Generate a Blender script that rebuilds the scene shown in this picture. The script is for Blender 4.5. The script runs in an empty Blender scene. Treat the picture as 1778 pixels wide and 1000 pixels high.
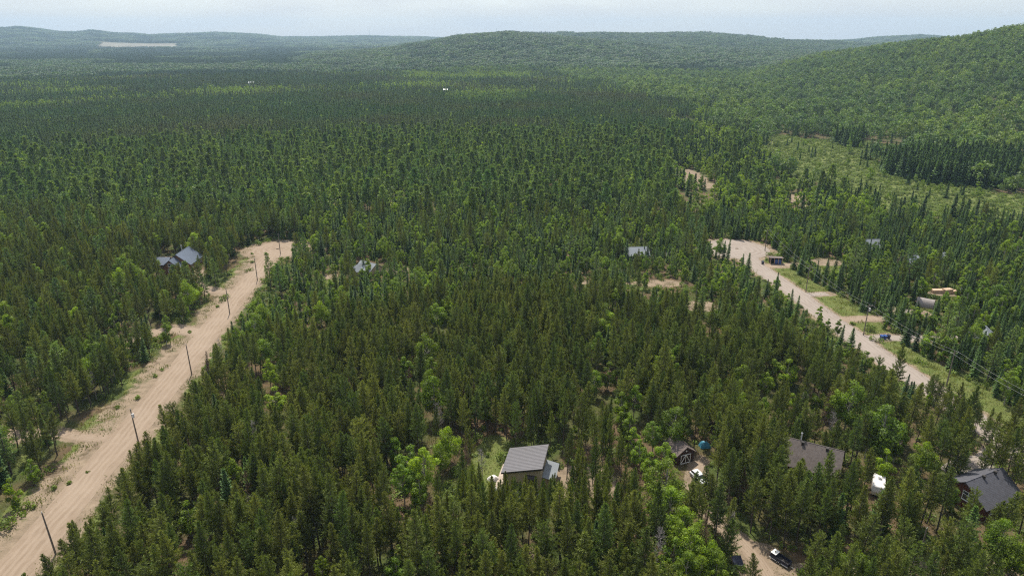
import bpy, bmesh, math, random
import numpy as np
from mathutils import Vector, Matrix

rng = np.random.default_rng(11)
random.seed(11)
S = bpy.context.scene
COL = S.collection

# ------------------------------------------------------------------ camera, sky, sun, exposure
CAM_H, FOC, TILT = 86.0, 1185.0, math.radians(20.3)      # height above ground, focal length in 1778-px units, pitch
cam = bpy.data.cameras.new("camera")
cam.sensor_width = 36.0
cam.lens = 36.0 * FOC / 1778.0
cam.clip_start, cam.clip_end = 1.0, 60000.0
cam_o = bpy.data.objects.new("camera", cam)
COL.objects.link(cam_o)
cam_o.location = (0, 0, CAM_H)
cam_o.rotation_euler = (math.pi / 2 - TILT, 0, 0)
S.camera = cam_o

SUN_EL, SUN_AZ = 60.0, -14.0          # degrees; azimuth measured from +Y towards +X
w = bpy.data.worlds.new("World")
S.world = w
w.use_nodes = True
wn, wl = w.node_tree.nodes, w.node_tree.links
wn.clear()
sky = wn.new("ShaderNodeTexSky")
sky.sky_type = 'NISHITA'
sky.sun_disc = False
sky.sun_elevation = math.radians(SUN_EL)
sky.sun_rotation = math.radians(SUN_AZ)
sky.altitude = 200
sky.air_density = 1.0
sky.dust_density = 1.6
sky.ozone_density = 3.0
bg = wn.new("ShaderNodeBackground")
bg.inputs[1].default_value = 0.113
wo = wn.new("ShaderNodeOutputWorld")
# thin high cloud, the same all over the sky
tcw = wn.new("ShaderNodeTexCoord")
mpw = wn.new("ShaderNodeMapping")
mpw.inputs["Scale"].default_value = (1.0, 1.0, 6.0)
nzw = wn.new("ShaderNodeTexNoise")
nzw.inputs["Scale"].default_value = 5.0
nzw.inputs["Detail"].default_value = 6.0
mrw = wn.new("ShaderNodeMapRange")
for i_, v_ in enumerate((0.35, 0.70, 0.62, 0.92)):
    mrw.inputs[i_ + 1].default_value = v_
mxw = wn.new("ShaderNodeMix")
mxw.data_type = 'RGBA'
mxw.inputs[7].default_value = (3.2, 3.25, 3.35, 1.0)
wl.new(tcw.outputs["Generated"], mpw.inputs["Vector"])
wl.new(mpw.outputs[0], nzw.inputs["Vector"])
wl.new(nzw.outputs[0], mrw.inputs[0])
wl.new(mrw.outputs[0], mxw.inputs[0])
wl.new(sky.outputs[0], mxw.inputs[6])
wl.new(mxw.outputs[2], bg.inputs[0])
wl.new(bg.outputs[0], wo.inputs[0])

sun = bpy.data.lights.new("sun", 'SUN')
sun.energy = 2.9
sun.angle = math.radians(0.6)
sun.color = (1.0, 0.94, 0.82)
sun_o = bpy.data.objects.new("sun", sun)
COL.objects.link(sun_o)
_e, _a = math.radians(SUN_EL), math.radians(SUN_AZ)
sun_dir = Vector((math.sin(_a) * math.cos(_e), math.cos(_a) * math.cos(_e), math.sin(_e)))
sun_o.rotation_euler = sun_dir.to_track_quat('Z', 'Y').to_euler()
sun_o.location = (0, 0, 400)

S.view_settings.view_transform = 'Standard'
S.view_settings.look = 'None'
S.view_settings.gamma = 1.0
S.view_settings.exposure = 1.04
S.render.engine = 'CYCLES'
S.cycles.max_bounces = 5
S.cycles.diffuse_bounces = 3
S.cycles.glossy_bounces = 2
S.cycles.transmission_bounces = 3
S.cycles.volume_bounces = 0
S.cycles.use_denoising = False
S.cycles.filter_width = 1.2

# ------------------------------------------------------------------ map helpers
def P(px, py, z=0.0):
    """real place of a point seen in the photograph at height z"""
    du = 500 - py
    y = FOC * math.cos(TILT) + du * math.sin(TILT)
    zz = -FOC * math.sin(TILT) + du * math.cos(TILT)
    t = (z - CAM_H) / zz
    return np.array(((px - 889) * t, y * t, z))

def project(p):
    p = np.asarray(p, float)
    y, z = p[..., 1], p[..., 2] - CAM_H
    d = y * math.cos(TILT) - z * math.sin(TILT)
    u = y * math.sin(TILT) + z * math.cos(TILT)
    return 889 + FOC * p[..., 0] / d, 500 - FOC * u / d, d

_lat = np.random.default_rng(5).random((256, 256))
def vnoise(x, y, s):
    """smooth value noise 0..1, feature size s metres"""
    u, v = np.asarray(x) / s + 71.3, np.asarray(y) / s + 33.7
    i, j = np.floor(u).astype(int), np.floor(v).astype(int)
    f, g = u - i, v - j
    f, g = f * f * (3 - 2 * f), g * g * (3 - 2 * g)
    a, b = _lat[i % 256, j % 256], _lat[(i + 1) % 256, j % 256]
    c, d = _lat[i % 256, (j + 1) % 256], _lat[(i + 1) % 256, (j + 1) % 256]
    return (a * (1 - f) + b * f) * (1 - g) + (c * (1 - f) + d * f) * g

def sstep(a, b, x):
    t = np.clip((x - a) / (b - a), 0, 1)
    return t * t * (3 - 2 * t)

# skylines of the ridges: (bearing given by photo column, crest given by photo row), crest distance, foot distance
def ridge(pts, D, B):
    pts = np.array(pts, float)
    dx, du = pts[:, 0] - 889, 500 - pts[:, 1]
    y = FOC * math.cos(TILT) + du * math.sin(TILT)
    z = -FOC * math.sin(TILT) + du * math.cos(TILT)
    az, te = np.arctan2(dx, y), z / np.hypot(dx, y)
    D = np.interp(pts[:, 0], *np.array(D, float).T)
    B = np.interp(pts[:, 0], *np.array(B, float).T)
    return az, CAM_H + D * te - 14.0, D, B

RIDGES = [
    ridge([(-600, 62), (-200, 58), (0, 50), (30, 48), (70, 52), (105, 57), (130, 57), (160, 54), (190, 58), (260, 62), (330, 60), (370, 58), (450, 61),
           (490, 66), (560, 66), (640, 64), (740, 66), (830, 70), (900, 74), (1100, 76), (1778, 76), (2400, 70)],
          [(-600, 7500), (2400, 7500)], [(-600, 4700), (2400, 4700)]),
    ridge([(-600, 90), (200, 86), (440, 84), (560, 78), (650, 77), (760, 79), (880, 84), (2400, 92)],
          [(-600, 5600), (2400, 5600)], [(-600, 4500), (2400, 4500)]),
    ridge([(300, 118), (500, 101), (600, 92), (680, 84), (740, 73), (790, 64), (840, 60), (890, 57), (940, 60), (1000, 66), (1060, 73),
           (1150, 82), (1300, 90), (1450, 94), (1600, 98), (2400, 110)], [(0, 2500), (1100, 2500), (2400, 2300)], [(0, 1500), (1100, 1450), (2400, 1300)]),
    ridge([(300, 125), (500, 110), (620, 95), (700, 82), (760, 72), (820, 61), (860, 58), (1000, 60), (1060, 58), (1160, 60), (1250, 61), (1300, 65), (1340, 70), (1400, 73), (1500, 78), (2400, 90)],
          [(0, 3700), (2400, 3700)], [(0, 2300), (2400, 2300)]),
    ridge([(1100, 90), (1300, 80), (1400, 76), (1480, 72), (1530, 66), (1600, 63), (1640, 66), (1700, 72), (2400, 72)],
          [(0, 6000), (2400, 6000)], [(0, 4400), (2400, 4400)]),
    ridge([(1000, 220), (1200, 150), (1300, 120), (1400, 98), (1480, 87), (1540, 78), (1600, 71), (1680, 66), (1720, 60), (1778, 52), (1900, 38), (2400, 25)],
          [(1000, 1700), (1400, 1700), (1778, 1350), (2400, 1200)], [(1000, 950), (1400, 780), (1778, 600), (2400, 520)]),
]

def terrain(x, y):
    x, y = np.asarray(x, float), np.asarray(y, float)
    az, r = np.arctan2(x, y), np.hypot(x, y)
    z = np.zeros_like(r)
    for raz, rh, rD, rB in RIDGES:
        h = np.clip(np.interp(az, raz, rh), 0, None)
        D, B = np.interp(az, raz, rD), np.interp(az, raz, rB)
        h = h * np.where(np.abs(az) > 1.3, np.clip((1.9 - np.abs(az)) / 0.6, 0, 1), 1)
        up = sstep(0, 1, (r - B) / (D - B))
        down = 1 - 0.75 * sstep(0, 1, (r - D) / (0.55 * D))
        z = np.maximum(z, h * np.where(r < D, up, down))
    bump = (vnoise(x, y, 260) - 0.5) * 16 + (vnoise(x, y, 110) - 0.5) * 7
    lim = sstep(2, 40, z) * np.clip(1 - z / 400, 0, 1)
    return z + bump * lim * np.where(r > 5000, 0.5, 1) * sstep(500, 900, r)

# ------------------------------------------------------------------ mesh helpers
def quads_mesh(name, Q, mats, mi=None, tint=None, uv=None):
    """Q: (n,4,3) quads, every quad with its own vertices"""
    Q = np.ascontiguousarray(Q, dtype=np.float32)
    n = len(Q)
    me = bpy.data.meshes.new(name)
    me.vertices.add(4 * n)
    me.vertices.foreach_set("co", Q.reshape(-1))
    me.loops.add(4 * n)
    me.loops.foreach_set("vertex_index", np.arange(4 * n, dtype=np.int32))
    me.polygons.add(n)
    me.polygons.foreach_set("loop_start", np.arange(0, 4 * n, 4, dtype=np.int32))
    me.polygons.foreach_set("loop_total", np.full(n, 4, dtype=np.int32))
    for m in mats:
        me.materials.append(m)
    if mi is not None:
        me.polygons.foreach_set("material_index", np.asarray(mi, dtype=np.int32))
    if tint is not None:
        a = me.attributes.new("tint", 'FLOAT', 'FACE')
        a.data.foreach_set("value", np.asarray(tint, dtype=np.float32))
    me.update(calc_edges=True)
    return me

def grid_mesh(name, V, nu, nv, mats, attrs=None, smooth=True, wrap=False):
    """V: (nu*nv,3) vertices, rows of nv"""
    me = bpy.data.meshes.new(name)
    i = np.arange(nu - 1)[:, None]
    j = np.arange(nv if wrap else nv - 1)[None, :]
    jn = (j + 1) % nv
    F = np.stack([i * nv + j, (i + 1) * nv + j, (i + 1) * nv + jn, i * nv + jn], -1).reshape(-1, 4)
    me.vertices.add(len(V))
    me.vertices.foreach_set("co", np.asarray(V, np.float32).reshape(-1))
    me.loops.add(F.size)
    me.loops.foreach_set("vertex_index", F.reshape(-1).astype(np.int32))
    me.polygons.add(len(F))
    me.polygons.foreach_set("loop_start", np.arange(0, F.size, 4, dtype=np.int32))
    me.polygons.foreach_set("loop_total", np.full(len(F), 4, dtype=np.int32))
    if smooth:
        me.polygons.foreach_set("use_smooth", np.ones(len(F), dtype=bool))
    for m in mats:
        me.materials.append(m)
    for k, v in (attrs or {}).items():
        a = me.attributes.new(k, 'FLOAT', 'POINT')
        a.data.foreach_set("value", np.asarray(v, np.float32))
    me.update(calc_edges=True)
    return me

def link(name, me, parent=None, loc=None, rotz=0.0):
    o = bpy.data.objects.new(name, me)
    COL.objects.link(o)
    if parent is not None:
        o.parent = parent
    if loc is not None:
        o.location = [float(c) for c in loc]
    o.rotation_euler = (0, 0, rotz)
    return o

def thing(name, label, cat, loc, rotz=0.0, group=None):
    o = link(name, None, None, loc, rotz)
    o.empty_display_size = 0.5
    return tag(o, label, cat, group)

def tag(o, label=None, cat=None, group=None, kind=None):
    if label: o["label"] = label
    if cat: o["category"] = cat
    if group: o["group"] = group
    if kind: o["kind"] = kind
    return o

class MB:
    """collects boxes, prisms and tubes into one mesh"""
    def __init__(self):
        self.v, self.f = [], []
    def poly(self, pts, faces):
        b = len(self.v)
        self.v += [tuple(float(c) for c in p) for p in pts]
        self.f += [tuple(i + b for i in f) for f in faces]
        return self
    def box(self, x0, x1, y0, y1, z0, z1):
        p = [(x, y, z) for z in (z0, z1) for (x, y) in ((x0, y0), (x1, y0), (x1, y1), (x0, y1))]
        return self.poly(p, [(3, 2, 1, 0), (4, 5, 6, 7), (0, 1, 5, 4), (1, 2, 6, 5), (2, 3, 7, 6), (3, 0, 4, 7)])
    def prism(self, a, b):
        """two matching rings of points joined into a solid"""
        n = len(a)
        f = [tuple(range(n))[::-1], tuple(range(n, 2 * n))]
        f += [(i, (i + 1) % n, n + (i + 1) % n, n + i) for i in range(n)]
        return self.poly(list(a) + list(b), f)
    def slab(self, q, t):
        """quad q (4 points, counter-clockwise from above) thickened downwards by t"""
        q = [Vector(p) for p in q]
        n = (q[1] - q[0]).cross(q[3] - q[0]).normalized()
        return self.prism([p - n * t for p in q], q)
    def tube(self, pts, rad, n=8):
        pts = [Vector(p) for p in pts]
        rad = rad if hasattr(rad, '__len__') else [rad] * len(pts)
        rings = []
        for i, p in enumerate(pts):
            d = (pts[min(i + 1, len(pts) - 1)] - pts[max(i - 1, 0)]).normalized()
            a = d.cross(Vector((0, 0, 1)) if abs(d.z) < 0.9 else Vector((1, 0, 0))).normalized()
            c = d.cross(a)
            rings.append([p + (a * math.cos(2 * math.pi * k / n) + c * math.sin(2 * math.pi * k / n)) * rad[i] for k in range(n)])
        b = len(self.v)
        for r in rings:
            self.v += [tuple(p) for p in r]
        for i in range(len(rings) - 1):
            for k in range(n):
                self.f.append((b + i * n + k, b + i * n + (k + 1) % n, b + (i + 1) * n + (k + 1) % n, b + (i + 1) * n + k))
        self.f.append(tuple(b + k for k in range(n))[::-1])
        self.f.append(tuple(b + (len(rings) - 1) * n + k for k in range(n)))
        return self
    def build(self, name, mat, parent=None, loc=None, rotz=0.0, bevel=0.0, smooth=False):
        me = bpy.data.meshes.new(name)
        me.from_pydata(self.v, [], self.f)
        if bevel or smooth:
            bm = bmesh.new()
            bm.from_mesh(me)
            bmesh.ops.recalc_face_normals(bm, faces=bm.faces)
            if bevel:
                bmesh.ops.bevel(bm, geom=bm.edges[:], offset=bevel, segments=2, affect='EDGES', clamp_overlap=True)
            if smooth:
                for f in bm.faces: f.smooth = True
            bm.to_mesh(me)
            bm.free()
        me.materials.append(mat)
        me.update()
        return link(name, me, parent, loc, rotz)

# ------------------------------------------------------------------ materials
def new_mat(name):
    m = bpy.data.materials.new(name)
    m.use_nodes = True
    nt = m.node_tree
    nt.nodes.clear()
    out = nt.nodes.new("ShaderNodeOutputMaterial")
    return m, nt, out

def N(nt, kind, **kw):
    n = nt.nodes.new(kind)
    for k, v in kw.items():
        if k in ("ins",):
            for a, b in v.items():
                if hasattr(b, "default_value") or isinstance(b, bpy.types.NodeSocket):
                    nt.links.new(b, n.inputs[a])
                else:
                    n.inputs[a].default_value = b
        else:
            setattr(n, k, v)
    return n

def mixc(nt, fac, a, b, mode='MIX'):
    n = nt.nodes.new("ShaderNodeMix")
    n.data_type, n.blend_type = 'RGBA', mode
    n.clamp_factor = True
    for s, v in ((n.inputs[0], fac), (n.inputs[6], a), (n.inputs[7], b)):
        if isinstance(v, bpy.types.NodeSocket):
            nt.links.new(v, s)
        else:
            s.default_value = v if not isinstance(v, tuple) else (*v[:3], 1.0)
    return n.outputs[2]

def mth(nt, op, a, b=0.0, clamp=False):
    n = nt.nodes.new("ShaderNodeMath")
    n.operation, n.use_clamp = op, clamp
    for s, v in zip(n.inputs, (a, b)):
        if isinstance(v, bpy.types.NodeSocket):
            nt.links.new(v, s)
        else:
            s.default_value = v
    return n.outputs[0]

def mrange(nt, v, a, b, c=0.0, d=1.0):
    n = nt.nodes.new("ShaderNodeMapRange")
    nt.links.new(v, n.inputs[0])
    for i, q in enumerate((a, b, c, d)):
        n.inputs[i + 1].default_value = q
    return n.outputs[0]

def noise(nt, vec, scale, detail=3.0, rough=0.55):
    n = nt.nodes.new("ShaderNodeTexNoise")
    n.inputs["Scale"].default_value = scale
    n.inputs["Detail"].default_value = detail
    n.inputs["Roughness"].default_value = rough
    if vec is not None:
        nt.links.new(vec, n.inputs["Vector"])
    return n.outputs[0]

def foliage_mat(name, c0, c1, c2, transl=0.25, stand=0.5):
    """c0..c1: range between single trees, c2: colour of stands of the same kind that differ by soil and age"""
    m, nt, out = new_mat(name)
    oi = N(nt, "ShaderNodeObjectInfo")
    at = N(nt, "ShaderNodeAttribute", attribute_name="tint")
    rnd = oi.outputs["Random"]
    rnd2 = mth(nt, 'FRACT', mth(nt, 'MULTIPLY', rnd, 37.7))
    col = mixc(nt, rnd, c0, c1)
    st = noise(nt, oi.outputs["Location"], 0.006, 2.0)
    col = mixc(nt, mth(nt, 'MULTIPLY', mrange(nt, st, 0.42, 0.66), stand), col, c2)
    hsv = N(nt, "ShaderNodeHueSaturation")
    nt.links.new(col, hsv.inputs["Color"])
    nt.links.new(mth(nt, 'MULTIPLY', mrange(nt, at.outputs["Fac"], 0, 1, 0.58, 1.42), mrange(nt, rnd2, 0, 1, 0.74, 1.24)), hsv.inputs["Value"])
    nt.links.new(mrange(nt, oi.outputs["Random"], 0, 1, 0.485, 0.512), hsv.inputs["Hue"])
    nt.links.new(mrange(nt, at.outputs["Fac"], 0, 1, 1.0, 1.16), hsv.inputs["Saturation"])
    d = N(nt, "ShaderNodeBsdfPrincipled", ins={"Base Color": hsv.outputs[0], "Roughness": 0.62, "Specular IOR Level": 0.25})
    thru = mixc(nt, 1.0, hsv.outputs[0], (transl * 2.05, transl * 2.1, transl * 0.85), 'MULTIPLY')      # light passing through the leaf
    t = N(nt, "ShaderNodeBsdfTranslucent", ins={0: thru})
    mx = N(nt, "ShaderNodeAddShader", ins={0: d.outputs[0], 1: t.outputs[0]})
    nt.links.new(mx.outputs[0], out.inputs[0])
    return m

def plain_mat(name, col, rough=0.7, var=0.25, scale=3.0, bump=0.0, metal=0.0, spec=0.3, stripes=None):
    m, nt, out = new_mat(name)
    tc = N(nt, "ShaderNodeTexCoord")
    v = tc.outputs["Object"]
    a = noise(nt, v, scale, 4.0)
    b = noise(nt, v, scale * 9, 3.0)
    f = mth(nt, 'ADD', mth(nt, 'MULTIPLY', a, 0.6), mth(nt, 'MULTIPLY', b, 0.4))
    dark = tuple(c * (1 - var) for c in col)
    lite = tuple(min(1, c * (1 + var)) for c in col)
    c = mixc(nt, mrange(nt, f, 0.32, 0.68), dark, lite)
    h = f
    if stripes:
        axis, pitch, depth = stripes
        sx = N(nt, "ShaderNodeSeparateXYZ", ins={0: v})
        fr = mth(nt, 'FRACT', mth(nt, 'DIVIDE', sx.outputs[axis], pitch))
        line = mrange(nt, fr, 0.0, 0.12, 1.0, 0.0)
        c = mixc(nt, mth(nt, 'MULTIPLY', line, depth), c, tuple(q * 0.45 for q in col))
        h = mth(nt, 'SUBTRACT', f, line)
    p = N(nt, "ShaderNodeBsdfPrincipled", ins={"Base Color": c, "Roughness": rough, "Metallic": metal, "Specular IOR Level": spec})
    if bump:
        bp = N(nt, "ShaderNodeBump", ins={"Strength": bump, "Distance": 0.05, "Height": h})
        nt.links.new(bp.outputs[0], p.inputs["Normal"])
    nt.links.new(p.outputs[0], out.inputs[0])
    return m

HAZE = 8.5e-5                          # density of the air, per metre
M = {}
M['jack'] = foliage_mat("jack_pine_needles", (0.050, 0.082, 0.022), (0.114, 0.116, 0.031), (0.060, 0.090, 0.026), 0.27, 0.35)
M['pine2'] = foliage_mat("wood_pine_needles", (0.044, 0.090, 0.036), (0.104, 0.134, 0.046), (0.064, 0.106, 0.040), 0.32, 0.6)
M['spruce'] = foliage_mat("spruce_needles", (0.032, 0.072, 0.026), (0.092, 0.136, 0.034), (0.054, 0.098, 0.030), 0.28, 0.5)
M['wpine'] = foliage_mat("white_pine_needles", (0.052, 0.100, 0.040), (0.118, 0.146, 0.048), (0.092, 0.120, 0.042), 0.34, 0.6)
M['broad'] = foliage_mat("broad_leaves", (0.062, 0.114, 0.018), (0.140, 0.172, 0.022), (0.088, 0.130, 0.028), 0.58, 0.5)
M['broadhill'] = foliage_mat("hill_leaves", (0.042, 0.086, 0.026), (0.128, 0.162, 0.038), (0.040, 0.076, 0.032), 0.38, 0.7)
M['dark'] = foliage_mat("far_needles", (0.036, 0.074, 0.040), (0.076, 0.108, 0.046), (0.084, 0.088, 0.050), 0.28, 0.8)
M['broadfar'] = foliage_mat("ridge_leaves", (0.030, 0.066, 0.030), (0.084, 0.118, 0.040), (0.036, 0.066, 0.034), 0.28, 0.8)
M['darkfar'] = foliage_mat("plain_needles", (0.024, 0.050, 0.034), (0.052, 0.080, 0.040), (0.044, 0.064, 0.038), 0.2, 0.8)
M['shrub'] = foliage_mat("shrub_leaves", (0.070, 0.115, 0.022), (0.125, 0.155, 0.040), (0.095, 0.120, 0.035), 0.36, 0.5)
M['weed'] = foliage_mat("verge_weeds", (0.085, 0.105, 0.028), (0.140, 0.135, 0.048), (0.105, 0.112, 0.040), 0.30, 0.5)
M['bark'] = plain_mat("pine_bark", (0.085, 0.070, 0.060), 0.9, 0.4, 6.0)
M['birchbark'] = plain_mat("pale_bark", (0.30, 0.28, 0.25), 0.9, 0.4, 6.0)
M['deadwood'] = plain_mat("dead_wood", (0.22, 0.20, 0.19), 0.9, 0.3, 5.0)
M['brownneedle'] = plain_mat("brown_needles", (0.15, 0.095, 0.06), 0.9, 0.4, 2.0)

def ground_material():
    m, nt, out = new_mat("forest_floor_and_sand")
    g = N(nt, "ShaderNodeNewGeometry")
    v = g.outputs["Position"]
    n1, n2, n3 = noise(nt, v, 0.35, 5.0, 0.65), noise(nt, v, 0.06, 3.0), noise(nt, v, 2.2, 4.0, 0.7)
    litter = mixc(nt, mrange(nt, n1, 0.3, 0.7), (0.055, 0.040, 0.024), (0.17, 0.115, 0.068))
    moss = mixc(nt, mrange(nt, n3, 0.3, 0.7), (0.035, 0.055, 0.014), (0.085, 0.105, 0.028))
    floor = mixc(nt, mrange(nt, n2, 0.42, 0.6), litter, moss)
    sand = mixc(nt, mrange(nt, n1, 0.3, 0.72), (0.160, 0.122, 0.085), (0.310, 0.240, 0.172))
    sand = mixc(nt, mth(nt, 'MULTIPLY', mrange(nt, n3, 0.55, 0.78), 0.35), sand, (0.15, 0.115, 0.08))
    grass = mixc(nt, mrange(nt, n1, 0.3, 0.7), (0.080, 0.115, 0.024), (0.155, 0.165, 0.055))
    grass = mixc(nt, mrange(nt, n3, 0.55, 0.8), grass, (0.05, 0.075, 0.015))
    def att(nm):
        return N(nt, "ShaderNodeAttribute", attribute_name=nm).outputs["Fac"]
    def edge(a):
        e = mth(nt, 'ADD', a, mth(nt, 'MULTIPLY', mth(nt, 'SUBTRACT', n1, 0.5), 1.1))
        e = mth(nt, 'ADD', e, mth(nt, 'MULTIPLY', mth(nt, 'SUBTRACT', n3, 0.5), 0.4))
        return mrange(nt, e, 0.40, 0.62)
    c = mixc(nt, edge(att("grass")), floor, grass)
    c = mixc(nt, edge(att("sand")), c, sand)
    far = mixc(nt, mrange(nt, noise(nt, v, 0.02, 4.0), 0.35, 0.65), (0.03, 0.045, 0.014), (0.055, 0.08, 0.022))
    c = mixc(nt, att("wood"), c, far)
    c = mixc(nt, att("field"), c, mixc(nt, mrange(nt, noise(nt, v, 0.01, 4.0), 0.3, 0.7), (0.17, 0.155, 0.12), (0.26, 0.235, 0.18)))
    p = N(nt, "ShaderNodeBsdfPrincipled", ins={"Base Color": c, "Roughness": 0.95, "Specular IOR Level": 0.15})
    b = N(nt, "ShaderNodeBump", ins={"Strength": 0.8, "Distance": 0.25, "Height": n3})
    nt.links.new(b.outputs[0], p.inputs["Normal"])
    nt.links.new(p.outputs[0], out.inputs[0])
    return m

def road_material(name, a, b, track):
    m, nt, out = new_mat(name)
    g = N(nt, "ShaderNodeNewGeometry")
    v = g.outputs["Position"]
    at = N(nt, "ShaderNodeAttribute", attribute_name="across").outputs["Fac"]
    mp = N(nt, "ShaderNodeMapping", ins={"Vector": v, "Scale": (1.0, 0.22, 1.0)})
    n1, n2, n3 = noise(nt, mp.outputs[0], 1.3, 4.0, 0.65), noise(nt, v, 0.09, 3.0), noise(nt, v, 5.0, 3.0, 0.7)
    c = mixc(nt, mrange(nt, n1, 0.3, 0.7), a, b)
    c = mixc(nt, mth(nt, 'MULTIPLY', mrange(nt, n2, 0.4, 0.65), 0.4), c, track)
    wob = mth(nt, 'ADD', at, mth(nt, 'MULTIPLY', mth(nt, 'SUBTRACT', n2, 0.5), 0.34))
    for k in (0.27, 0.45, 0.60, 0.77):                     # tyre tracks packed paler by traffic
        d = mth(nt, 'ABSOLUTE', mth(nt, 'SUBTRACT', wob, k))
        c = mixc(nt, mth(nt, 'MULTIPLY', mrange(nt, d, 0.02, 0.06, 1.0, 0.0), 0.45), c, track)
    c = mixc(nt, mth(nt, 'MULTIPLY', mrange(nt, n3, 0.5, 0.8), 0.35), c, tuple(q * 0.6 for q in a))
    p = N(nt, "ShaderNodeBsdfPrincipled", ins={"Base Color": c, "Roughness": 0.95, "Specular IOR Level": 0.1})
    bp = N(nt, "ShaderNodeBump", ins={"Strength": 0.6, "Distance": 0.06, "Height": n3})
    nt.links.new(bp.outputs[0], p.inputs["Normal"])
    nt.links.new(p.outputs[0], out.inputs[0])
    return m

M['ground'] = ground_material()
M['road_sand'] = road_material("sandy_road", (0.215, 0.160, 0.115), (0.285, 0.220, 0.164), (0.335, 0.265, 0.205))
M['road_gravel'] = road_material("gravel_road", (0.225, 0.185, 0.158), (0.295, 0.250, 0.216), (0.335, 0.290, 0.255))
M['gravel'] = plain_mat("grey_gravel", (0.24, 0.21, 0.19), 0.95, 0.3, 1.5, 0.5)

# ------------------------------------------------------------------ the lay of the land: roads, drives, clearings (metres)
LROAD = np.array([(-83.0, 55), (-84.2, 78), (-85.4, 95), (-87.0, 113), (-88.2, 136), (-90.6, 162), (-94.6, 203), (-98.0, 240), (-100.5, 262), (-101.5, 280)])
RROAD = np.array([(114.0, 60), (113.0, 100), (111.5, 133), (109.4, 153), (105.4, 176), (102.4, 208), (100.2, 232), (97.5, 254), (97.0, 280)])
LCUL, RCUL = (-100.5, 280.0, 12.5), (96.5, 280.5, 14.0)

DRIVES = [  # polyline, half width
    ([P(350, 578)[:2], P(300, 570)[:2], P(255, 580)[:2], P(215, 600)[:2]], 3.0),
    ([P(215, 760)[:2], P(150, 762)[:2], P(90, 748)[:2], P(30, 757)[:2], P(-60, 740)[:2]], 1.8),
    ([P(425, 503)[:2], P(385, 508)[:2], P(345, 500)[:2], P(320, 480)[:2]], 2.8),
    ([P(1215, 800)[:2], P(1205, 840)[:2], P(1225, 880)[:2], P(1262, 920)[:2], P(1310, 960)[:2], P(1340, 1010)[:2]], 1.7),
    ([P(1320, 462)[:2], P(1350, 462)[:2], P(1385, 460)[:2]], 2.6),
    ([P(1395, 512)[:2], P(1440, 510)[:2]], 2.0),
    ([P(1450, 556)[:2], P(1490, 554)[:2], P(1530, 553)[:2]], 2.4),
    ([P(1505, 588)[:2], P(1550, 585)[:2], P(1590, 590)[:2], P(1640, 585)[:2], P(1700, 585)[:2]], 2.4),
    ([P(1680, 815)[:2], P(1712, 790)[:2], P(1745, 762)[:2]], 1.6),
    ([P(1555, 540)[:2], P(1600, 545)[:2]], 3.0),
]
SANDS = [  # centre x, y, radius x, radius y
    (*P(1012, 838)[:2], 8.0, 6.5), (*P(1325, 985)[:2], 5.5, 7.0), (*P(1200, 308)[:2], 9, 34), (*P(1222, 321)[:2], 15, 9),
    (*P(1145, 492)[:2], 11, 4.2), (*P(1065, 492)[:2], 9, 1.6), (*P(1020, 491)[:2], 4, 2.4), (*P(1215, 531)[:2], 7, 5.0), (*P(1395, 348)[:2], 9, 14),
    (*P(1330, 330)[:2], 7, 12), (*P(1640, 509)[:2], 6.5, 3.0), (*P(40, 760)[:2], 4, 2.5), (*P(328, 480)[:2], 6, 8), (*P(1730, 440)[:2], 3, 3),
    (*P(1430, 455)[:2], 7, 5), (*P(690, 470)[:2], 5, 5), (*P(575, 480)[:2], 3, 4), (*P(1610, 992)[:2], 36, 2.4), (*P(935, 985)[:2], 2.6, 5),
    (*P(1740, 640)[:2], 1, 1), (*P(1705, 742)[:2], 2, 2), (*P(280, 452)[:2], 9, 6),
]
GRASSES = [
    (*P(855, 815)[:2], 5.0, 12.0), (*P(905, 862)[:2], 7, 2.5), (*P(1425, 285)[:2], 40, 95), (*P(1500, 300)[:2], 60, 44), (*P(1700, 354)[:2], 60, 30), (*P(1790, 372)[:2], 30, 26),
    (*P(1575, 330)[:2], 50, 26), (*P(1460, 258)[:2], 55, 50), (*P(1195, 214)[:2], 18, 50), (*P(1385, 250)[:2], 22, 50), (*P(1370, 320)[:2], 14, 18),
    (*P(40, 700)[:2], 2.5, 7), (*P(35, 800)[:2], 3, 2.5), (*P(1440, 470)[:2], 9, 7), (*P(570, 500)[:2], 5, 9), (*P(1500, 978)[:2], 10, 2), (*P(1690, 972)[:2], 9, 2.5),
]

def seg_dist(x, y, pl):
    pl = np.asarray(pl, float)
    d = np.full(np.shape(x), 1e9)
    for a, b in zip(pl[:-1], pl[1:]):
        ab = b - a
        t = np.clip(((x - a[0]) * ab[0] + (y - a[1]) * ab[1]) / (ab @ ab), 0, 1)
        d = np.minimum(d, np.hypot(x - a[0] - t * ab[0], y - a[1] - t * ab[1]))
    return d

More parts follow.
